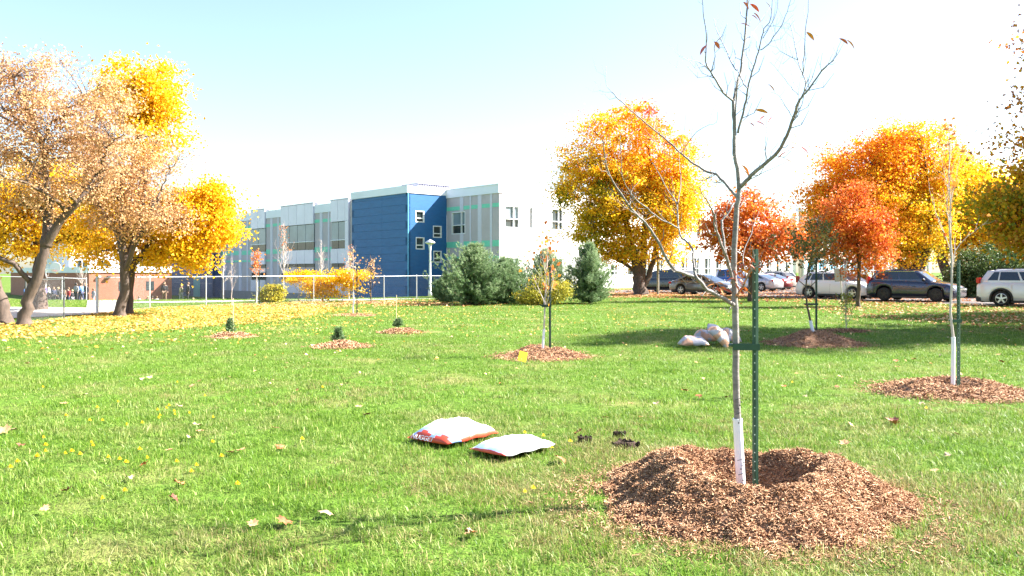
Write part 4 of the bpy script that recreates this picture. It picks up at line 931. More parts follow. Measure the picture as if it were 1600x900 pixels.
# ---------------------------------------------------------------- bags
bagW = mat('white_bag_plastic', (.84, .84, .85), .35, var=.04, scale=4, bump=.25, bscale=10); bagR = mat('red_bag_print', (.62, .075, .04), .4, var=.15, scale=8); bagB = mat('blue_bag_print', (.28, .42, .70), .4, var=.2, scale=8); bagT = mat('tan_bag_print', (.52, .28, .18), .4, var=.35, scale=6, bump=.2); bagG = mat('grey_bag_print', (.36, .34, .38), .4, var=.2, scale=6)
def bag(loc, rz, L_, w, h, label, seed, style, tilt=(0, 0), group=None):
    rng = np.random.default_rng(seed); t = thing('mulch_bag', label, 'bag', loc, rz, group); mb = MB(); nx, ny = 30, 20
    def pt(u, v, top):
        x = u*L_/2*(1-.05*abs(v)**3); y = v*w/2*(1-.06*abs(u)**3)
        e = (1-abs(u)**3.2)*(1-abs(v)**2.6); e = max(0, e)**.72
        nz_ = .035*noise.noise(Vector((x*7, y*7, seed)))+.02*noise.noise(Vector((x*24+y*10, y*5, seed+3)))+.016*abs(noise.noise(Vector((x*6-y*16, y*4, seed+5))))
        z = h*e*(.85+.25*noise.noise(Vector((x*3, y*3, seed+9))))+nz_*e if top else -.0+.01*e
        return (x, y, max(.004, z)+.006*math.sin(9*u+seed)*(1-e)+.02)
    for top in (True, False):
        vs = [pt(-1+2*i/nx, -1+2*j/ny, top) for j in range(ny+1) for i in range(nx+1)]
        for j in range(ny):
            for i in range(nx):
                u = -1+2*(i+.5)/nx; v = -1+2*(j+.5)/ny; mb.m = 0
                if style == 0 and top:
                    if u < -.86+.05*math.sin(7*v): mb.m = 1
                    elif u < -.60+.10*math.sin(5*v+1) and not (-.25 < v+.9*(u+.75) < -.08): mb.m = 2
                    elif v < -.93: mb.m = 1
                    elif .1 < v < .28 and -.52 < u < -.38 and (i % 2): mb.m = 2
                elif style == 1 and top:
                    if u < -.90: mb.m = 1
                    elif u < -.76 and abs(v) < .8: mb.m = 2
                    elif v < -.95: mb.m = 1
                    elif (.35 < v < .75) and (-.55 < u < -.5 or -.42 < u < -.36) or (.62 < v < .8 and -.5 < u < -.25): mb.m = 1
                elif style == 2 and top: mb.m = 2 if noise.noise(Vector((u*2, v*2, seed))) > .05 else 0
                elif not top: mb.m = 1
                b = len(mb.v); q = [vs[j*(nx+1)+i], vs[j*(nx+1)+i+1], vs[(j+1)*(nx+1)+i+1], vs[(j+1)*(nx+1)+i]]
                mb.v += q; mb.f.append((b, b+1, b+2, b+3)); mb.mi.append(mb.m)
    mats = {0: [bagW, bagR, bagB], 1: [bagW, bagR, bagB], 2: [bagG, bagT, bagT]}[style]
    o = mb.build('sack', mats, t, fix=False)
    bm = bmesh.new(); bm.from_mesh(o.data); bmesh.ops.remove_doubles(bm, verts=bm.verts[:], dist=.0005); bmesh.ops.recalc_face_normals(bm, faces=bm.faces[:]); bm.to_mesh(o.data); bm.free()
    o.data.polygons.foreach_set('use_smooth', [True]*len(o.data.polygons)); o.rotation_euler = (tilt[0], tilt[1], 0)
    return t
def text_mesh(body, size, m, parent, loc, rot, name='lettering'):
    cu = bpy.data.curves.new(name, 'FONT'); cu.body = body; cu.size = size; cu.extrude = .001; cu.align_x = 'CENTER'; cu.align_y = 'CENTER'; cu.resolution_u = 2
    ob = link(bpy.data.objects.new(name, cu)); dg = bpy.context.evaluated_depsgraph_get(); me = bpy.data.meshes.new_from_object(ob.evaluated_get(dg)); bpy.data.objects.remove(ob)
    me.materials.clear(); me.materials.append(m); o = link(bpy.data.objects.new(name, me)); o.parent = parent; o.location = loc; o.rotation_euler = rot; return o
b1 = bag((-.55, 7.91, .03), math.radians(51), .76, .56, .155, 'white mulch bag with red end band, left of the pair', 2, 0)
text_mesh('NUGGET', .07, frameW, b1, (-.385, .04, .047), (math.radians(52), 0, math.radians(-90)))
b2 = bag((.01, 7.36, .03), math.radians(47), .70, .46, .105, 'flatter white mulch bag with red marks, right of the pair', 5, 1)
YP = 17.9
bag((at(1083, 17.5), 17.5, .05), .1, .62, .42, .20, 'pale grey-lilac bag lying leftmost in the shaded pile', 11, 2)
bag((at(1103, 18.1), 18.15, .10), -.2, .55, .42, .26, 'grey and brown bag slumped in the middle of the pile', 12, 2, (.15, -.1))
bag((at(1121, 17.6), 17.65, .22), .1, .62, .42, .20, 'upright orange-pink bag leaning on top of the pile', 13, 2, (.55, .75))
bag((at(1139, 18.2), 18.3, .08), .6, .52, .42, .30, 'lilac bag at the right of the pile behind the tallest trunk', 14, 2, (.1, .1))
# ---------------------------------------------------------------- chain-link fence
def fence(pts, H, label, thick_first=False, pm=galv, skip=()):
    X0, Y0 = pts[0]; t = thing('chain_link_fence', label, 'fence', (X0, Y0, 0))
    for i, (x, y) in enumerate(pts):
        b = MB(); r = .055 if (i == 0 and thick_first) else .026; z0 = gz(x, y); b.tube([(0, 0, -.1), (0, 0, H+.02)], r, 8); b.lathe([(r+.004, H+.02), (r+.004, H+.04), (.01, H+.07)], 8)
        b.build('post', pm, t, loc=(x-X0, y-Y0, z0))
    rail = MB(); wires = MB()
    for i in range(len(pts)-1):
        if i in skip: continue
        a = Vector((pts[i][0]-X0, pts[i][1]-Y0, gz(*pts[i]))); c = Vector((pts[i+1][0]-X0, pts[i+1][1]-Y0, gz(*pts[i+1])))
        L_ = (c-a).length; rail.tube([a+Vector((0, 0, H)), c+Vector((0, 0, H))], .019, 7); rail.tube([a+Vector((0, 0, .06)), c+Vector((0, 0, .06))], .004, 4)
        d = (c-a)/L_; s = .075; k = -int(H/s)-1
        while k*s < L_:
            for sg in (1, -1):
                u0, u1 = k*s, k*s+H; z0_, z1_ = (0, H) if sg == 1 else (H, 0)
                c0, c1 = max(0, u0), min(L_, u1)
                if c1 > c0+.01:
                    f0, f1 = (c0-u0)/H, (c1-u0)/H; wires.tube([a+d*c0+Vector((0, 0, z0_+(z1_-z0_)*f0+.02)), a+d*c1+Vector((0, 0, z0_+(z1_-z0_)*f1+.02))], 0.0013, 3, cap=False)
            k += 1
    rail.build('rail', pm, t); wires.build('wire_mesh', wireM, t, fix=False); return t
fp = [P3(152, 491), P3(234, 483), P3(322, 478.3), (at(401, 41.2), 41.2), (at(490, 44), 44), (at(600, 46.8), 46.8), (at(651, 48.2), 48.2), (at(700, 49.5), 49.5)]
fence(fp, 1.38, 'long galvanised chain-link fence from the thick gate post to the pines', True)
fence([P3(40, 508), P3(100, 501)], 1.35, 'short dark chain-link panel beside the thick left trunk', False, darkst)
fence([(at(-60, 52), 52), (at(-5, 53), 53), (at(45, 54), 54), (at(97, 55), 55), (at(135, 56), 56)], 1.6, 'distant chain-link fence running behind the schoolchildren')
# street lamp, post, sign
YL = 62; lp = thing('lamp_post', 'white lamp post with flared cap before the blue tower', 'lamp post', (at(672, YL), YL, gz(at(672, YL), YL)))
H_ = hz(378, YL)-gz(at(672, YL), YL); b = MB(); b.lathe([(.15, 0), (.14, .5), (.09, .55), (.075, 2), (.065, H_-.7), (.08, H_-.6), (.11, H_-.3), (.14, H_-.2)], 14); b.build('pole', frameW, lp, smooth=True)
b = MB(); b.lathe([(.13, H_-.2), (.36, H_-.10), (.38, H_-.04), (.28, H_+.05), (.10, H_+.14), (.04, H_+.2)], 18); b.build('lamp_head', galv, lp, smooth=True)
YQ = 58.4; pq = thing('wooden_post', 'slim weathered post between the golden maple and black van', 'post', (at(1028, YQ), YQ, 0)); b = MB(); b.tube([(0, 0, -.1), (0, 0, 3.4)], [.09, .075], 10); b.build('shaft', mat('weathered_wood', (.34, .31, .25), .8, var=.2, scale=5), pq); b = MB(); b.lathe([(.10, 3.4), (.10, 3.46), (.03, 3.5)], 10); b.build('cap', galv, pq)
YS = 45.6; sg = thing('parking_sign', 'square grey sign back on a pale leaning pole by the white car', 'sign', (at(1317, YS), YS, 0), .15)
b = MB(); b.tube([(0, 0, -.1), (-.18, 0, 1.72)], .035, 8); b.build('pole', galv, sg)
Mx = Matrix.Translation((-.17, -.05, 1.45)) @ Matrix.Rotation(-.08, 4, 'Y'); b = MB(); b.bbox(-.36, .36, -.012, .012, -.36, .36, .01, Mx); b.build('sign_plate', mat('grey_sign_back', (.36, .34, .31), .6), sg)
b = MB(); b.bbox(-.015, .015, -.04, -.012, -.30, .32, .004, Mx); b.build('bracket', darkst, sg)
for i, (px, py, rz_) in enumerate(((1524, 477.0, 50), (1578, 479.6, 50))):
    X_, Y_ = P3(px, py); b = MB(); b.bbox(-.9, .9, -.08, .08, 0, .11, .03); o = b.build('wheel_stop', conc, None); o.location = (X_, Y_+.2, .02); o.rotation_euler = (0, 0, math.radians(-12)); tag(o, ('concrete wheel stop in the gap between grey and white crossovers', 'concrete wheel stop below the white crossover at right edge')[i], 'wheel stop')
# basketball hoop
YH = 66; XH = at(71, YH); zH = gz(XH, YH); bh = thing('basketball_hoop', 'white basketball hoop and backboard above the schoolchildren', 'basketball hoop', (XH, YH, zH))
b = MB(); b.tube([(0, 0, 0), (0, 0, 2.75), (.1, 0, 2.95), (.75, 0, 3.0)], .06, 8); b.build('pole', frameW, bh)
b = MB(); b.lathe([(.02, 0), (.42, 0), (.45, .02), (.42, .04), (.02, .04)], 16, 'y'); o = b.build('backboard', frameW, bh, loc=(.8, 0, 3.1))
b = MB(); b.tube([(.8+.22*math.cos(a), -.26+.22*math.sin(a), 2.85) for a in np.linspace(0, 2*PI, 17)], .012, 5); b.build('rim', redL, bh)
# ---------------------------------------------------------------- people
def skin_mesh(verts, edges, radii, name):
    me = bpy.data.meshes.new(name); me.from_pydata(verts, edges, []); o = link(bpy.data.objects.new(name, me)); o.modifiers.new('s', 'SKIN'); sv = me.skin_vertices[0].data
    for i, r in enumerate(radii): sv[i].radius = (r, r) if not isinstance(r, tuple) else r; sv[i].use_root = (i == 0)
    ss = o.modifiers.new('d', 'SUBSURF'); ss.levels = 1
    dg = bpy.context.evaluated_depsgraph_get(); m2 = bpy.data.meshes.new_from_object(o.evaluated_get(dg)); bpy.data.objects.remove(o); m2.polygons.foreach_set('use_smooth', [True]*len(m2.polygons)); m2.name = name; return m2
def figure(pose, H):
    s = H/1.75; hip = .92*s
    if pose == 'sit': hip = .16*s
    P = {'pel': (0, 0, hip), 'che': (0, .02*s, hip+.42*s), 'nec': (0, .01*s, hip+.56*s), 'hea': (0, -.02*s, hip+.68*s), 'top': (0, -.01*s, hip+.80*s)}
    stp = {'stand': .05, 'walk': .22, 'sit': 0}[pose]
    for sd, q in ((1, 1), (-1, -1)):
        P['sh%d' % sd] = (.18*s*sd, .01*s, hip+.50*s)
        if pose == 'sit':
            P['hp%d' % sd] = (.09*s*sd, -.02, hip-.02*s); P['kn%d' % sd] = (.15*s*sd, -.34*s, hip+.26*s); P['an%d' % sd] = (.13*s*sd, -.46*s, .06*s); P['to%d' % sd] = (.13*s*sd, -.62*s, .03*s)
            P['el%d' % sd] = (.23*s*sd, -.10*s, hip+.28*s); P['wr%d' % sd] = (.13*s*sd, -.30*s, hip+.28*s); P['ha%d' % sd] = (.10*s*sd, -.37*s, hip+.27*s)
        else:
            P['hp%d' % sd] = (.09*s*sd, 0, hip-.03*s); P['kn%d' % sd] = (.10*s*sd, -stp*.5*s*q-.03*s, .50*s); P['an%d' % sd] = (.10*s*sd, -stp*s*q, .08*s); P['to%d' % sd] = (.11*s*sd, -stp*s*q-.14*s, .035*s)
            up = (pose == 'walk' and sd == 1)
            P['el%d' % sd] = (.24*s*sd, .05*s*q, hip+.22*s); P['wr%d' % sd] = (.20*s*sd if up else .25*s*sd, (-.22 if up else -.05*q)*s, hip+(.20 if up else -.01)*s); P['ha%d' % sd] = (.17*s*sd if up else .25*s*sd, (-.30 if up else -.07*q)*s, hip+(.23 if up else -.09)*s)
    R = {'pel': .12, 'che': .14, 'nec': .055, 'hea': .095, 'top': .075, 'sh': .06, 'el': .042, 'wr': .03, 'ha': .035, 'hp': .095, 'kn': .06, 'an': .042, 'to': .04}
    rad = lambda n_: R.get(n_, R.get(n_[:2], .05))*s
    def mk(names, edges, name, grow=1.0): idx = {n_: i for i, n_ in enumerate(names)}; return skin_mesh([P[n_] for n_ in names], [(idx[a], idx[b_]) for a, b_ in edges], [rad(n_)*grow for n_ in names], name)
    E = [('pel', 'che'), ('che', 'nec'), ('nec', 'hea'), ('hea', 'top')]+[e_ for sd in ('1', '-1') for e_ in (('che', 'sh'+sd), ('sh'+sd, 'el'+sd), ('el'+sd, 'wr'+sd), ('wr'+sd, 'ha'+sd), ('pel', 'hp'+sd), ('hp'+sd, 'kn'+sd), ('kn'+sd, 'an'+sd), ('an'+sd, 'to'+sd))]
    body = mk(list(P), E, 'body')
    ET = [e_ for e_ in E if e_[0] in ('pel', 'che') and e_[1] in ('che', 'sh1', 'sh-1')]+[e_ for e_ in E if e_[0][:2] == 'sh' or (e_[0][:2] == 'el')]
    jacket = mk(['pel', 'che', 'sh1', 'sh-1', 'el1', 'el-1', 'wr1', 'wr-1'], ET, 'jacket', 1.28)
    EL = [e_ for e_ in E if e_[1][:2] in ('hp', 'kn', 'an')]; tr = mk(['pel', 'hp1', 'hp-1', 'kn1', 'kn-1', 'an1', 'an-1'], EL, 'trousers', 1.2)
    hb = MB(); hx, hy, hz_ = P['hea']; hb.lathe([(.05*s, hz_-.06*s), (.105*s, hz_-.02*s), (.115*s, hz_+.06*s), (.09*s, hz_+.14*s), (.03*s, hz_+.17*s)], 12, 'z', (hx, hy+.03*s, 0))
    hm = bpy.data.meshes.new('hair'); hm.from_pydata(hb.v, [], hb.f); hm.polygons.foreach_set('use_smooth', [True]*len(hm.polygons))
    sh = MB()
    for sd in ('1', '-1'): a, t_ = Vector(P['an'+sd]), Vector(P['to'+sd]); sh.bbox(a.x-.05*s, a.x+.05*s, t_.y-.05*s, a.y+.06*s, min(a.z, t_.z)-.055*s+.02*s, min(a.z, t_.z)+.06*s, .02*s)
    sm = bpy.data.meshes.new('shoes'); sm.from_pydata(sh.v, [], sh.f)
    return [body, jacket, tr, hm, sm]
FIG = {p: figure(p, 1.75) for p in ('stand', 'walk', 'sit')}
skinM = mat('skin', (.50, .30, .21), .6, var=.05)
cm = {n_: mat('cloth_'+n_, c_, .85, var=.1) for n_, c_ in dict(black=(.02, .02, .025), navy=(.03, .04, .09), white=(.75, .75, .75), grey=(.25, .25, .27), purple=(.2, .14, .35), red=(.5, .05, .05), brown=(.2, .12, .08), olive=(.14, .14, .08), blue=(.10, .2, .45)).items()}
hairM = [mat('dark_hair', (.03, .02, .015), .6), mat('brown_hair', (.14, .08, .04), .6), mat('fair_hair', (.4, .28, .13), .6)]
def person(px, Y, pose, H, top, leg, rz, label, hair=0, group=None, dz=0):
    X = at(px, Y); t = thing('person', label, 'person', (X, Y, gz(X, Y)+.01+dz), rz, group); t.scale = [H/1.75]*3
    for me, m, n_ in zip(FIG[pose], (skinM, cm[top], cm[leg], hairM[hair], cm['grey' if leg != 'grey' else 'black']), ('body', 'jacket', 'trousers', 'hair', 'shoes')):
        me2 = me if n_ == 'body' and me.materials else me.copy(); me2.materials.clear(); me2.materials.append(m); o = link(bpy.data.objects.new(n_, me2)); o.parent = t
    return t
person(257, 58, 'stand', 1.45, 'black', 'brown', .4, 'person in dark top standing alone on the lawn behind the fence', 1)
person(283, 60, 'walk', 1.35, 'olive', 'grey', 1.3, 'person in olive top facing a taller one, arm raised', 1)
person(294, 60, 'stand', 1.5, 'black', 'black', -.9, 'taller person in black beside the one with raised arm', 1)
person(146, 62, 'walk', 1.25, 'grey', 'grey', 2.6, 'child in grey alone by the path next to the gate post', 1)
grp = [(50, 'stand', 'black', 'navy', 'child in black jacket, leftmost of the school group'), (59, 'walk', 'grey', 'black', 'child in grey jacket left of the purple one'), (68, 'stand', 'purple', 'black', 'child in purple jacket in the school group'), (76, 'walk', 'white', 'black', 'child in white jacket in the school group'), (84, 'stand', 'navy', 'black', 'child in navy jacket just right of the white jacket'),
       (91, 'stand', 'black', 'black', 'child in black right of the navy jacket'), (99, 'walk', 'brown', 'grey', 'child in brown jacket at the middle of the group'), (107, 'stand', 'red', 'navy', 'child in red jacket in the school group'), (113, 'walk', 'black', 'grey', 'child in black jacket with grey trousers'), (119, 'stand', 'grey', 'black', 'child in grey jacket right of centre of the group'), (127, 'walk', 'blue', 'navy', 'child in blue jacket on the slope'), (134, 'stand', 'black', 'black', 'child in black near the right end of the group'),
       (40, 'walk', 'blue', 'grey', 'child in blue jacket seen beside the thick trunk')]
for i, (px, pose, a, b, lab) in enumerate(grp): person(px, 57+((i*37) % 9), pose, 1.3+.04*(i % 4), a, b, i*1.7, lab, i % 3, 'schoolchildren standing in a crowd by the brick building')
for i, (px, c_, lab) in enumerate([(205, 'red', 'person in red sitting against the sunlit brick wall'), (217, 'white', 'person in white sitting against the sunlit brick wall'), (231, 'brown', 'person in brown sitting near the brick wall corner'), (238, 'black', 'person in black sitting near the brick wall corner'), (245, 'grey', 'person in grey sitting near the brick wall corner'), (302, 'blue', 'person in blue sitting beyond the two standing ones')]):
    person(px, 84 if i < 5 else 76, 'sit', 1.6, c_, 'black', .3*(i-2), lab, i % 3)
# ---------------------------------------------------------------- cars
def paint(name, col, metal=.3, rough=.3): return mat(name, col, rough, metal, var=.02, scale=1, coat=.8)
def car(name, label, loc, heading, spec, cmat, rim=rimM, group='cars parked by the school', trim=True):
    L_, Wd, H, wb, wr = spec['L'], spec['W'], spec['H'], spec['wb'], spec['wr']; cl = spec.get('cl', .2)
    t = thing(name, label, spec.get('cat', 'car'), (loc[0], loc[1], gz(*loc)+.035), math.radians(heading), group)
    xr, xf = -L_/2, L_/2; x_f = spec.get('xfw', L_/2-.92); x_r = x_f-wb
    dk = spec['deck']; gh = spec['gh']      # gh: (xr0, zr0, xr1, xf1, xf0, zf0)
    def ip(x, tab):
        for (a, za), (b, zb) in zip(tab, tab[1:]):
            if a <= x <= b: return za+(zb-za)*(x-a)/(b-a+1e-9)
        return tab[0][1] if x < tab[0][0] else tab[-1][1]
    X = sorted(set([round(float(v), 3) for v in list(np.linspace(xr, xf, 26))+[x_f+wr*1.2*math.cos(a) for a in np.linspace(0, PI, 15)]+[x_r+wr*1.2*math.cos(a) for a in np.linspace(0, PI, 15)]+[xr+.04, xr+.1, xf-.04, xf-.1, xf-.2]]))
    mb = MB(); rings = []
    for x in X:
        u = abs(x)/(L_/2); w = Wd/2*(1-.16*max(0, (u-.78)/.22)**2.2); zd = ip(x, dk)
        endf = max(0, (u-.965)/.035); zl = cl+.10*max(0, (u-.85)/.15)
        for xw in (x_f, x_r):
            R_ = wr*1.2
            if abs(x-xw) < R_: zl = max(zl, wr+math.sqrt(max(0, R_*R_-(x-xw)**2))*1.0)
        zd -= .05*endf; zl2 = min(zl, zd-.16); zm = zd-zl2
        flr = .02*max(0, 1-min(abs(x-x_f), abs(x-x_r))/(wr*1.5))
        prof = [(w*.90, zl2), (w*.985+flr, zl2+.015), (w+flr, zl2+zm*.30), (w*1.0+flr*.6, zl2+zm*.55), (w*.975, zl2+zm*.80), (w*.93, zd-.035), (w*.86, zd), (w*.45, zd+.025), (0, zd+.035)]
        ring = prof+[(-y, z) for y, z in prof[-2::-1]]; rings.append([(x, y, z) for y, z in ring])
    n = len(rings[0])
    for i in range(len(rings)): mb.v += rings[i]
    for i in range(len(rings)-1):
        for k in range(n-1): mb.f.append((i*n+k, i*n+k+1, (i+1)*n+k+1, (i+1)*n+k)); mb.mi.append(0)
    mb.f.append(tuple(range(n))); mb.mi.append(0); b0 = (len(rings)-1)*n; mb.f.append(tuple(b0+k for k in range(n))); mb.mi.append(0)
    body = mb.build('body', cmat, t, smooth=True)
    part('underbody', trimK, t, xr+.15, xf-.15, -Wd/2*.86, Wd/2*.86, cl-.02, cl+.42)
    part('sill_trim', trimK, t, x_r+wr*1.15, x_f-wr*1.15, -Wd/2-.004, Wd/2+.004, cl-.03, cl+.10, .015)
    # greenhouse
    xr0, zr0, xr1, xf1, xf0, zf0 = gh; gm = MB(); wb0 = Wd/2*.90; wt = Wd/2*.74; lv = []
    def edge(z):      # fore and aft x at height z, and half width
        fr_ = min(1, max(0, (z-zr0)/(H-.06-zr0))); ff = min(1, max(0, (z-zf0)/(H-.06-zf0))); return xr0+(xr1-xr0)*fr_, xf0+(xf1-xf0)*ff, wb0+(wt-wb0)*min(1, max(0, (z-min(zr0, zf0))/(H-min(zr0, zf0))))**1.15
    zb = min(zr0, zf0)-.03; zs = [zb]+list(np.linspace(zb+.05, H-.07, 5))+[H-.03, H]
    G = []
    for zi, z in enumerate(zs):
        a, b, w = edge(min(z, H-.06)); ins = (0, 0, 0, 0, 0, 0, .045, .16)[zi]
        row = []
        for u in np.linspace(0, 1, 9): row.append((a+ins+(b-a-2*ins)*u, w-ins*.6-(.03 if u in (0, 1) else 0), z-(.05*(2*u-1)**2 if zi >= 6 else 0)*(1 if spec.get('arch', 1) else 0)))
        row = row+[(x, -y, z_) for x, y, z_ in row[::-1]]; G.append(row)
    m_ = len(G[0])
    for r in G: gm.v += r
    for i in range(len(G)-1):
        for k in range(m_): k2 = (k+1) % m_; gm.f.append((i*m_+k, i*m_+k2, (i+1)*m_+k2, (i+1)*m_+k)); gm.mi.append(0)
    top = (len(G)-1)*m_
    for k in range(8): gm.f.append((top+k, top+k+1, top+m_-2-k, top+m_-1-k)); gm.mi.append(0)
    gm.build('roof', cmat, t, smooth=True)
    zlo, zhi = max(zr0, zf0)-.0+.03, H-.13
    for sd in (1, -1):
        for (u0, u1, u2, u3) in spec['win']:     # bottom-left, bottom-right, top-right, top-left fractions
            q = MB(); vs = []
            for u, z in ((u0, zlo), (u1, zlo), (u2, zhi), (u3, zhi)):
                a, b, w = edge(z); vs.append((a+(b-a)*u, sd*(w+.008), z))
            vs += [(x, y-sd*.03, z) for x, y, z in vs]; q.add(vs, [(0, 1, 2, 3), (4, 7, 6, 5), (0, 4, 5, 1), (1, 5, 6, 2), (2, 6, 7, 3), (3, 7, 4, 0)]); q.build('side_window', cglass, t)
    if spec.get('chrome'):
        for sd in (1, -1):
            q = MB(); ln = []
            for u, z in ((.93, zhi+.03), (.6, zhi+.035), (.25, zhi+.03), (.09, zhi-.05), (.05, zlo+.1), (.12, zlo-.015), (.5, zlo-.02), (.88, zlo-.02)): a, b, w = edge(z); ln.append((a+(b-a)*u, sd*(w+.014), z))
            q.tube(ln, .011, 5); q.build('chrome_trim', chrome, t)
    for nm, fore in (('windshield', 1), ('rear_window', 0)):
        q = MB(); vs = []; z0 = (zf0 if fore else zr0)+.03; z1 = H-.10; s = 1 if fore else -1
        for z in (z0, z1):
            a, b, w = edge(z); x = (b if fore else a)+s*.012
            vs += [(x, -w+.09, z), (x+s*.03, 0, z), (x, w-.09, z)]
        vs2 = [(x-s*.03, y, z-.005) for x, y, z in vs]; q.add(vs+vs2, [(0, 1, 4, 3), (1, 2, 5, 4), (6, 9, 10, 7), (7, 10, 11, 8), (0, 3, 9, 6), (2, 8, 11, 5), (0, 6, 7, 1), (1, 7, 8, 2), (3, 4, 10, 9), (4, 5, 11, 10)]); q.build(nm, cglass, t, smooth=False)
    # wheels
    for xw in (x_f, x_r):
        for sd in (1, -1):
            wq = MB(); wq.lathe([(wr*.62, -.10), (wr*.95, -.105), (wr, -.07), (wr, .07), (wr*.95, .105), (wr*.62, .10)], 24, 'y'); wh = wq.build('wheel', tyreM, t, smooth=True, loc=(xw, sd*(Wd/2-.10), wr))
            rq = MB(); s = sd; rq.lathe([(wr*.60, s*.06), (wr*.66, s*.11), (wr*.62, s*.112), (wr*.56, s*.075)], 24, 'y')
            for k in range(5):
                a = 2*PI*k/5+.3; Mx = Matrix.Rotation(-a, 4, 'Y'); rq.box(.03, wr*.6, min(s*.07, s*.105), max(s*.07, s*.105), -.035, .035, Mx)
            rq.lathe([(wr*.16, s*.06), (wr*.16, s*.115), (.02, s*.12)], 12, 'y'); rq.build('rim', rim, wh)
            bq = MB(); bq.lathe([(wr*.6, s*.02), (wr*.6, s*.055)], 20, 'y'); bq.build('hub_shade', trimK, wh)
    # lamps, grille, bumpers, handles, mirrors
    zf = ip(xf-.2, dk); zr_ = ip(xr+.1, dk)
    for sd in (1, -1):
        q = MB(); Mx = Matrix.Translation((xf-.16, sd*(Wd/2-.26), zf-.20)) @ Matrix.Rotation(-sd*.45, 4, 'Z'); q.bbox(-.10, .10, -.22, .22, -.06, .06, .03, Mx); q.build('headlight', clearL, t)
        q = MB(); Mx = Matrix.Translation((xr+.06, sd*(Wd/2-.20), spec.get('tail', zr_-.22))) @ Matrix.Rotation(sd*.45, 4, 'Z'); tl = spec.get('tsz', (.12, .14)); q.bbox(-.06, .14, -tl[0], tl[0], -tl[1], tl[1], .03, Mx); q.build('taillight', redL, t)
        q = MB(); x_m = gh[4]-.32; q.bbox(x_m-.06, x_m+.08, sd*(Wd/2+.0)-.02 if sd > 0 else -Wd/2-.2, sd*(Wd/2)+.2 if sd > 0 else -Wd/2+.02, gh[5]+.0, gh[5]+.15, .04); q.build('mirror', spec.get('mir', trimK), t, smooth=True)
        for hx in spec.get('handles', (-.55, .35)): q = MB(); q.bbox(hx-.09, hx+.09, sd*Wd/2*.985-.02, sd*Wd/2*.985+.02, zf-.10+.02, zf-.07+.02, .008); q.build('door_handle', spec.get('hm', cmat), t)
        for hx in spec.get('seams', (-1.05, -.1, .95)):      # door shut lines
            q = MB(); zz = cl+.12; zt = gh[5]-.04; q.tube([(hx, sd*(Wd/2*.99+.002), zz), (hx+.01, sd*(Wd/2+.003), zz+.25), (hx+.02, sd*(Wd/2*.985), zt-.1)], .004, 4); q.build('door_gap', trimK, t)
    q = MB(); q.bbox(xf-.06, xf+.005, -.48, .48, zf-.27, zf-.10, .02); g_ = q.build('grille', trimK, t); q = MB(); q.bbox(xf-.0, xf+.015, -.5, .5, zf-.20, zf-.165, .005); q.build('grille_bar', chrome, g_)
    q = MB(); q.bbox(xf-.08, xf-.0+.006, -.62, .62, cl+.06, cl+.18, .02); q.build('lower_grille', trimK, t)
    q = MB(); q.bbox(xr-.012, xr+.02, -.26, .26, spec.get('plate', .75), spec.get('plate', .75)+.13, .005); q.build('licence_plate', frameW, t)
    if spec.get('rails'):
        for sd in (1, -1): q = MB(); q.tube([(xr1-.0+.25, sd*wt*.9, H-.05), (xr1+.4, sd*wt*.9, H+.03), (xf1-.45, sd*wt*.9, H+.02), (xf1-.2, sd*wt*.9, H-.06)], .02, 6); q.build('roof_rail', spec.get('railm', trimK), t)
    if spec.get('clad'):
        for xw in (x_f, x_r):
            for sd in (1, -1): q = MB(); q.tube([(xw+wr*1.22*math.cos(a), sd*(Wd/2+.02), wr+wr*1.22*math.sin(a)) for a in np.linspace(-.25, PI+.25, 17)], .045, 6); q.build('arch_trim', trimK, t, smooth=True)
        part('rear_bumper', trimK, t, xr-.02, xr+.45, -Wd/2+.06, Wd/2-.06, cl, cl+.25, .04)
    if spec.get('bed'):
        part('truck_bed_floor', trimK, t, xr+.06, spec['bed'], -Wd/2+.12, Wd/2-.12, .95, dk[1][1]+.04)
    return t
SUV = dict(L=4.6, W=1.86, H=1.68, wb=2.66, wr=.36, xfw=1.38, deck=[(-2.3, 1.02), (-2.1, 1.12), (-.9, 1.10), (.85, 1.06), (1.3, 1.03), (1.9, .93), (2.2, .80), (2.3, .70)], gh=(-2.12, 1.12, -1.78, .35, 1.12, 1.07),
           win=[(.09, .22, .22, .13), (.24, .50, .52, .24), (.53, .86, .93, .545)], tail=1.12, tsz=(.09, .20), rails=1, handles=(-.75, .3), seams=(-1.0, -.02, .98))
SMALL = dict(SUV, L=4.35, W=1.80, H=1.60, wb=2.61, wr=.34, xfw=1.30, deck=[(-2.17, 1.0), (-2.0, 1.08), (-.9, 1.06), (.85, 1.0), (1.3, .98), (1.8, .90), (2.05, .78), (2.17, .66)], gh=(-2.02, 1.06, -1.5, .35, 1.15, 1.0), win=[(.12, .22, .20, .15), (.24, .50, .52, .23), (.53, .87, .93, .545)], rails=0, mir=None)
SEDAN = dict(L=4.75, W=1.82, H=1.45, wb=2.78, wr=.33, xfw=1.42, deck=[(-2.37, .86), (-2.2, .98), (-1.6, 1.0), (-.9, .97), (.85, .92), (1.3, .90), (1.9, .80), (2.25, .68), (2.37, .58)], gh=(-2.05, .99, -.95, .18, 1.25, .91),
             win=[(.14, .28, .20, .12), (.30, .52, .50, .22), (.545, .86, .95, .53)], tail=.82, tsz=(.16, .07), handles=(-.6, .35), seams=(-1.0, -.05, .98), plate=.62)
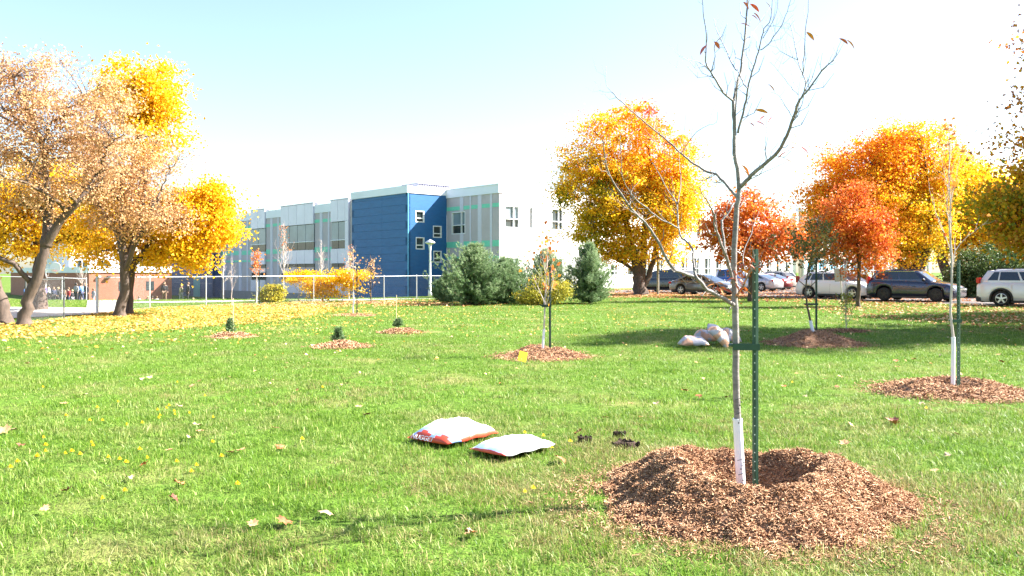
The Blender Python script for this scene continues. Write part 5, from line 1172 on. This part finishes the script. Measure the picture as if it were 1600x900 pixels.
VAN = dict(L=5.0, W=1.95, H=1.74, wb=3.0, wr=.35, xfw=1.5, deck=[(-2.5, 1.05), (-2.3, 1.13), (0, 1.1), (1.0, 1.06), (1.6, 1.0), (2.2, .88), (2.5, .68)], gh=(-2.35, 1.13, -2.1, .5, 1.65, 1.03), win=[(.04, .24, .24, .06), (.27, .52, .54, .27), (.55, .84, .93, .57)], tail=1.1, tsz=(.07, .2), handles=(-.5, .5), seams=(-1.1, .0, 1.1))
PICK = dict(L=5.4, W=1.95, H=1.82, wb=3.3, wr=.38, xfw=1.75, cat='pickup truck', deck=[(-2.7, 1.08), (-2.6, 1.12), (-1.0, 1.12), (.6, 1.12), (1.4, 1.14), (2.4, 1.08), (2.7, .92)], gh=(-.95, 1.12, -.75, .75, 1.35, 1.12), win=[(.10, .46, .46, .10), (.52, .86, .92, .52)], tail=.95, tsz=(.08, .14), bed=-1.05)
WAG = dict(SUV, L=4.5, H=1.62, wr=.34)
SMALL['mir'] = None; whiteP = paint('white_paint', (.80, .80, .80), 0, .35); SMALL['mir'] = whiteP
car('parked_car', 'dark grey crossover, windows edged in chrome, behind the far right sapling', (at(1427, 44.9)+.1, 44.9), -47, dict(SUV, hm=trimK, chrome=1), paint('graphite_paint', (.035, .042, .075), .5, .25), rimD)
car('parked_car', 'white crossover with black lower cladding cut off at the right edge', (23.75, 37.6), -40, dict(SUV, H=1.70, clad=1, tail=1.18, tsz=(.10, .13), gh=(-2.15, 1.16, -1.85, .35, 1.15, 1.12)), paint('pearl_white_paint', (.70, .71, .75), .1, .3))
car('parked_car', 'small white hatchback crossover behind the parking sign and crooked sapling', (at(1307, 49.3), 49.3), -45, SMALL, whiteP)
car('parked_car', 'white sedan nose-out between the small white and grey crossovers', (at(1338, 51.8), 51.8), -48, dict(SEDAN, H=1.55, hm=whiteP, mir=whiteP), whiteP)
car('parked_car', 'dark grey sedan nearest the golden maple trunk', (at(1101, 57.8), 57.8), -45, SEDAN, paint('charcoal_paint', (.12, .12, .13), .5, .3))
car('parked_car', 'black van facing away beside the slim post', (at(1040, 64.5), 64.5), 133, VAN, paint('black_paint', (.012, .012, .014), .2, .25))
car('parked_truck', 'blue pickup truck behind the tallest sapling trunk', (at(1140, 73), 73), -47, PICK, paint('royal_blue_paint', (.03, .08, .28), .4, .3))
car('parked_car', 'silver sedan with its red tail lamp just right of the green stake', (at(1176, 69), 69), 132, dict(SEDAN, tail=.88), paint('silver_paint', (.50, .50, .54), .5, .3))
car('parked_car', 'dark red car mostly hidden between silver sedan and beige wagon', (at(1193, 73), 73), 132, dict(SEDAN, tail=.9), paint('maroon_paint', (.16, .015, .02), .3, .3))
car('parked_car', 'beige wagon farthest right of the distant cars', (at(1205, 77), 77), 130, dict(WAG, tail=1.05, tsz=(.09, .15)), paint('beige_paint', (.42, .38, .34), .4, .35))
car('parked_car', 'dark red car roof just showing behind the dark grey crossover', (at(1392, 58), 58), 132, dict(WAG), paint('wine_paint', (.10, .02, .04), .3, .3))
# ---------------------------------------------------------------- grass
def collect(objs):
    c = bpy.data.collections.new('tufts')
    for o in objs:
        for u in list(o.users_collection): u.objects.unlink(o)
        c.objects.link(o)
    return c
def tuft(n, R, L_, w, seed, lean=.5, m=None):
    rng = np.random.default_rng(seed); V = []; T = []; tn = []
    for i in range(n):
        a = rng.uniform(0, 2*PI); r = R*math.sqrt(rng.uniform()); x, y = r*math.cos(a), r*math.sin(a); l = L_*rng.uniform(.5, 1.25); d = rng.uniform(0, 2*PI); ln = abs(rng.normal(0, lean)); ww = w*rng.uniform(.6, 1.2)
        u = np.array([math.cos(d), math.sin(d), 0]); s_ = np.array([-math.sin(d+rng.normal()*.7), math.cos(d), 0])*ww/2; p0 = np.array([x, y, -.005])
        p1 = p0+np.array([0, 0, l*.55])+u*ln*l*.25; ln = min(ln, 2.2); p1 = p0+np.array([0, 0, l*.55/(1+.3*ln)])+u*ln*l*.3; p2 = p0+np.array([0, 0, l*max(.18, (1-.35*ln))])+u*min(ln, 1.3)*l*.85; b = len(V)
        V += [p0-s_, p0+s_, p1-s_*.8, p1+s_*.8, p2]; T += [(b, b+1, b+3), (b, b+3, b+2), (b+2, b+3, b+4)]
        tn += [min(1, max(0, rng.normal(.48, .24)))]*5
    return raw_tris('tuft', np.array(V), np.array(T), np.array(tn), m or bladeM)
def scatter(name, P, rot, sc, variants, seed=0):
    N = len(P); me = bpy.data.meshes.new(name); me.vertices.add(N); me.vertices.foreach_set('co', P.astype(np.float32).ravel())
    a = me.attributes.new('rot', 'FLOAT_VECTOR', 'POINT'); a.data.foreach_set('vector', rot.astype(np.float32).ravel())
    a = me.attributes.new('sc', 'FLOAT_VECTOR', 'POINT'); a.data.foreach_set('vector', sc.astype(np.float32).ravel())
    me.update(); o = link(bpy.data.objects.new(name, me)); o['kind'] = 'stuff'
    g = bpy.data.node_groups.new(name, 'GeometryNodeTree'); g.interface.new_socket('Geometry', in_out='INPUT', socket_type='NodeSocketGeometry'); g.interface.new_socket('Geometry', in_out='OUTPUT', socket_type='NodeSocketGeometry')
    N_ = g.nodes.new; L = g.links.new; gi = N_('NodeGroupInput'); gout = N_('NodeGroupOutput'); ip = N_('GeometryNodeInstanceOnPoints'); ci = N_('GeometryNodeCollectionInfo')
    ci.inputs[0].default_value = collect(variants); ci.inputs['Separate Children'].default_value = True; ci.inputs['Reset Children'].default_value = True
    r = N_('GeometryNodeInputNamedAttribute'); r.data_type = 'FLOAT_VECTOR'; r.inputs[0].default_value = 'rot'; s = N_('GeometryNodeInputNamedAttribute'); s.data_type = 'FLOAT_VECTOR'; s.inputs[0].default_value = 'sc'
    L(gi.outputs[0], ip.inputs['Points']); L(ci.outputs[0], ip.inputs['Instance']); ip.inputs['Pick Instance'].default_value = True
    L(r.outputs['Attribute'], ip.inputs['Rotation']); L(s.outputs['Attribute'], ip.inputs['Scale']); L(ip.outputs[0], gout.inputs[0])
    md = o.modifiers.new('g', 'NODES'); md.node_group = g; return o
def in_poly(x, y, poly):
    c = False; j = len(poly)-1
    for i in range(len(poly)):
        xi, yi = poly[i]; xj, yj = poly[j]
        if (yi > y) != (yj > y) and x < (xj-xi)*(y-yi)/(yj-yi)+xi: c = not c
        j = i
    return c
def blocked(x, y):
    for cx, cy, R, ry in MOUNDS:
        if math.hypot(x-cx, (y-cy)/ry) < R*.86: return True
    if y > 30 and in_poly(x, y, LOT): return True
    if x < -14 and 25 < y < 60 and (in_poly(x, y, [(-24, 25.6), (-17.3, 27.2), (-15.2, 31.8), (-17.2, 36), (-24, 38), (-34, 33)])): return True
    return False
rg = np.random.default_rng(99)
def pts_band(y0, y1, dens, margin=2.5):
    A = .635*(y1*y1-y0*y0)+2*margin*(y1-y0); n = int(A*dens); Y = np.sqrt(rg.uniform(0, 1, n)*(y1*y1-y0*y0)+y0*y0); X = rg.uniform(-1, 1, n)*(Y*.635+margin)
    k = [i for i in range(n) if not blocked(X[i], Y[i])]; X, Y = X[k], Y[k]
    return np.stack([X, Y, [gz(a, b) for a, b in zip(X, Y)]], 1)
def spread(name, P, variants, smin, smax, zmul=1.0):
    n = len(P); rot = np.stack([rg.normal(0, .08, n), rg.normal(0, .08, n), rg.uniform(0, 2*PI, n)], 1)
    clump = np.array([noise.noise(Vector((p[0]*1.7, p[1]*1.7, 5))) for p in P])
    s = rg.uniform(smin, smax, n); c2 = np.array([noise.noise(Vector((p[0]*5, p[1]*5, 9))) for p in P]) if P[0][1] < 9.6 and len(P) > 3000 else 0; sc = np.stack([s, s, s*zmul*np.clip(1+.6*clump+.9*c2, .35, 2)], 1); scatter(name, P, rot, sc, variants)
near = [tuft(52, .12, .050, .0042, i, 1.9) for i in range(6)]+[tuft(34, .09, .060, .0050, 90+i, 1.7) for i in range(3)]
spread('near_grass', pts_band(3.0, 9.5, 125, 1.5), near, .75, 1.35)
mid_ = [tuft(46, .15, .050, .0062, 20+i, 1.5) for i in range(5)]
spread('middle_grass', pts_band(9.5, 21, 46), mid_, .8, 1.4)
far_ = [tuft(40, .28, .055, .011, 30+i, .8) for i in range(4)]
spread('far_grass', pts_band(21, 62, 12, 3), far_, .8, 1.4, .9)
dry = [tuft(34, .10, .055, .0042, 60+i, 2.2, dryM) for i in range(4)]
n_ = 1500; a_ = rg.uniform(0, 2*PI, n_); r_ = 1.02+np.abs(rg.normal(0, .42, n_)); Xd, Yd = XM+.05+r_*np.cos(a_)*1.15, 5.78+r_*np.sin(a_)*.95
X2_, Y2_ = [], []
for cx, cy, sx, sy, n_ in ((-1.3, 4.75, .5, .25, 110), (.95, 7.3, .9, .5, 420), (2.4, 8.6, 1.2, .5, 350), (-.4, 6.3, .6, .25, 120), (3.2, 5.2, .5, .5, 160), (-3, 11, 1.5, .7, 200), (5.2, 9.6, 1.2, .5, 180)): X2_.append(rg.normal(cx, sx, n_)); Y2_.append(rg.normal(cy, sy, n_))
Xd, Yd = np.concatenate([Xd]+X2_), np.concatenate([Yd]+Y2_); k_ = [i for i in range(len(Xd)) if Yd[i] > 3 and not blocked(Xd[i], Yd[i])]
spread('dry_grass', np.stack([Xd[k_], Yd[k_], np.zeros(len(k_))], 1), dry, .6, 1.15)
wild = [tuft(16, .05, .11, .0042, 40+i, .5) for i in range(3)]
spread('long_grass', pts_band(3.0, 9.0, 1.6, 1.5), wild, .5, .85)
# ---------------------------------------------------------------- fallen leaves
def fx(y): return float(np.interp(y, [10, 24.5, 25.2, 27.4, 31.5, 35.9, 39, 41.2, 44, 46.8, 49.5, 54], [-60, -60, -14.9, -15, -15.8, -15.7, -14.4, -12.7, -10.6, -7.3, -4, -2]))+.15*math.sin(y*9)
def litter(name, cx, cy, rx, ry, n, size, m, tm, rot=0, p=1.0):
    r = np.sqrt(rg.uniform(0, 1, n))**p*1.0; r = np.where(rg.uniform(size=n) < .8, r, r*rg.uniform(1, 1.5, n)); a = rg.uniform(0, 2*PI, n); x = cx+rx*r*np.cos(a); y = cy+ry*r*np.sin(a)
    k = [i for i in range(n) if not (y[i] > 30 and in_poly(x[i], y[i], LOT) and m is LITY) and x[i] > fx(y[i])]; x, y = x[k], y[k]; n = len(x)
    k = [i for i in range(n) if rg.uniform() < .55+1.1*noise.noise(Vector((x[i]*.8, y[i]*.5, 3)))+.5*noise.noise(Vector((x[i]*3, y[i]*3, 7)))+(.25 if n > 20000 else 0)]; x, y = x[k], y[k]; n = len(x)
    P = np.stack([x, y, [gz(q, w_)+.035+.02*rg.uniform() for q, w_ in zip(x, y)]], 1)
    return leaf_mesh(name, P, size, np.clip(rg.normal(tm, .2, n), 0, 1), m, flat=.45, fold=.18, kind='stuff')
RNG = np.random.default_rng(5)
litter('fallen_yellow_leaves', -15.5, 31, 8.5, 12.5, 42000, .085, LITY, .66)
litter('fallen_yellow_leaves', -10, 42, 9, 4.5, 9000, .10, LITB, .6)
litter('fallen_yellow_leaves', 9, 56.5, 8, 5, 9000, .12, LITB, .6)
litter('fallen_orange_leaves', 20, 30, 8, 12, 9000, .10, LITB, .65)
litter('fallen_orange_leaves', 22, 62, 16, 22, 16000, .13, LITB, .4)
litter('fallen_tan_leaves', -5, 31, 13, 13, 3200, .065, LITY, .65)
litter('fallen_tan_leaves', 0, 18, 12, 7, 500, .06, LITB, .75)
# ---- single leaves and dandelions near the camera
def maple_leaf(seed, m):
    rng = np.random.default_rng(seed); out = [(0, -.5), (.12, -.28), (.42, -.34), (.36, -.14), (.55, .08), (.34, .12), (.30, .34), (.14, .26), (0, .56), (-.14, .26), (-.32, .33), (-.34, .12), (-.55, .06), (-.36, -.14), (-.42, -.33), (-.12, -.28)]
    c1, c2 = rng.uniform(-.6, .9), rng.uniform(-.5, .8); vs = [(0, 0, .0)]
    for s_ in (.5, 1):
        for x, y in out: vs.append((x*s_*.085, y*s_*.085, .085*(c1*(x*s_)**2+c2*(y*s_)**2+.06*rng.normal()*s_)))
    n = len(out); fs = [(0, 1+k, 1+(k+1) % n) for k in range(n)]+[(1+k, 1+n+k, 1+n+(k+1) % n, 1+(k+1) % n) for k in range(n)]
    me = bpy.data.meshes.new('fallen_leaf'); me.from_pydata(vs, [], fs); me.materials.append(m); me.polygons.foreach_set('use_smooth', [True]*len(me.polygons)); return me
lm = [mat('rust_leaf', (.34, .11, .04), .7, var=.3, scale=30), mat('tan_leaf', (.44, .25, .12), .7, var=.2, scale=30), mat('pale_leaf', (.46, .33, .20), .7, var=.25, scale=30), mat('dark_leaf', (.20, .07, .04), .7, var=.3, scale=30)]
MLs = [[maple_leaf(i*5+j, m) for j in range(3)] for i, m in enumerate(lm)]
leafpos = [(445, 833, 0, 1.2), (280, 771, 0, 1), (271, 795, 3, .9), (104, 782, 3, .9), (510, 818, 2, 1.1), (438, 711, 0, 1), (376, 717, 1, 1.2), (360, 720, 1, .8), (308, 675, 2, 1.1), (297, 695, 2, 1), (312, 685, 1, .9), (100, 640, 1, 1.1), (6, 685, 1, 1.5), (20, 682, 2, 1), (280, 644, 2, .9), (560, 646, 1, 1),
           (573, 658, 3, 1), (430, 680, 1, .9), (265, 717, 1, .8), (225, 740, 0, .9), (33, 708, 3, .8), (395, 838, 1, .8), (132, 625, 2, .9), (234, 597, 2, 1), (222, 600, 2, .9), (300, 611, 1, .9), (42, 574, 2, 1), (876, 731, 0, 1.3), (735, 852, 1, .9), (737, 850, 2, .7), (203, 761, 2, .8), (70, 812, 1, .7), (735, 849, 0, .8),
           (1395, 668, 3, 1.5), (1398, 672, 0, 1.0), (1070, 618, 0, 1.1), (1092, 628, 0, 1), (1111, 568, 0, 1), (1137, 629, 3, .9), (1320, 706, 1, 1.2), (1330, 675, 1, .8), (1460, 750, 1, .7), (1480, 725, 2, .7), (1495, 690, 3, .6), (1308, 612, 0, .8), (1400, 570, 0, 1), (1402, 580, 1, 1), (1428, 567, 0, 1), (1500, 592, 1, 1), (1565, 572, 0, 1.1), (1560, 560, 1, 1), (1590, 588, 1, .9), (1225, 612, 0, .8), (1258, 628, 2, .7), (1290, 600, 1, .8), (985, 640, 1, .8), (945, 663, 1, .8), (1025, 640, 2, .8), (903, 687, 0, 1), (1310, 725, 1, .9), (1440, 640, 2, .8)]
for i, (px, py, k, s) in enumerate(leafpos):
    X_, Y_ = P3(px, py-6*(py-425)/300); o = link(bpy.data.objects.new('fallen_leaf', MLs[k][i % 3])); o.location = (X_, Y_, .045); o.rotation_euler = (random.uniform(-.5, .3), random.uniform(-.4, .4), random.uniform(0, 6.28)); s *= 1.12; o.scale = (s, s, s)
    kind = ('rust brown', 'tan', 'pale cream', 'dark brown')[k]
    tag(o, f'curled {kind} maple leaf lying in the near grass', 'leaf', f'{kind} fallen leaves in the near grass')
dm = mat('dandelion_yellow', (.85, .62, .01), .6, var=.15, scale=60); gs = mat('dandelion_stem', (.15, .25, .05), .6)
db = MB(); rr_ = np.random.default_rng(3)
for ring, (r, z, n_) in enumerate(((.021, .0, 16), (.016, .005, 13), (.010, .009, 9), (.004, .012, 5))):
    for k in range(n_):
        a = 2*PI*(k+.5*ring)/n_; c, s_ = math.cos(a), math.sin(a); w = .0035; db.add([(c*r*.2-s_*w, s_*r*.2+c*w, z), (c*r*.2+s_*w, s_*r*.2-c*w, z), (c*r+s_*w*.7, s_*r-c*w*.7, z+.004+.003*ring), (c*r-s_*w*.7, s_*r+c*w*.7, z+.004+.003*ring)], [(0, 1, 2, 3)])
dme = bpy.data.meshes.new('flower_head'); dme.from_pydata(db.v, [], db.f); dme.materials.append(dm)
sb = MB(); sb.tube([(0, 0, -.05), (0, 0, 0)], .0018, 5); sme = bpy.data.meshes.new('stem'); sme.from_pydata(sb.v, [], sb.f); sme.materials.append(gs)
dand = [(160, 797), (195, 784), (58, 728), (71, 720), (71, 710), (68, 698), (58, 727), (27, 737), (16, 746), (125, 725), (102, 724), (112, 720), (145, 711), (143, 706), (169, 730), (187, 733), (197, 738), (218, 717), (230, 731), (276, 737), (307, 743), (299, 753), (346, 728), (371, 773), (333, 665), (332, 705), (273, 660), (272, 655), (250, 662), (248, 666), (246, 653), (260, 650), (264, 646), (296, 658), (198, 677), (222, 674), (140, 670), (160, 670), (152, 649), (103, 662), (320, 630), (472, 700), (849, 695), (862, 714), (820, 690), (891, 704), (1447, 650), (1238, 608), (833, 780), (820, 786), (67, 616), (277, 608), (504, 616), (184, 640)]
for i, (px, py) in enumerate(dand):
    X_, Y_ = P3(px, py-4); t = thing('dandelion', 'yellow dandelion flower in the near lawn', 'flower', (X_, Y_, .058), random.uniform(0, 6), 'dandelions dotted over the near lawn'); s = random.uniform(.75, 1.15); t.scale = (s, s, 1)
    for me in (dme, sme): o = link(bpy.data.objects.new(me.name, me)); o.parent = t
print('TRIS', sum(len(o.data.polygons) for o in S.objects if o.type == 'MESH'))
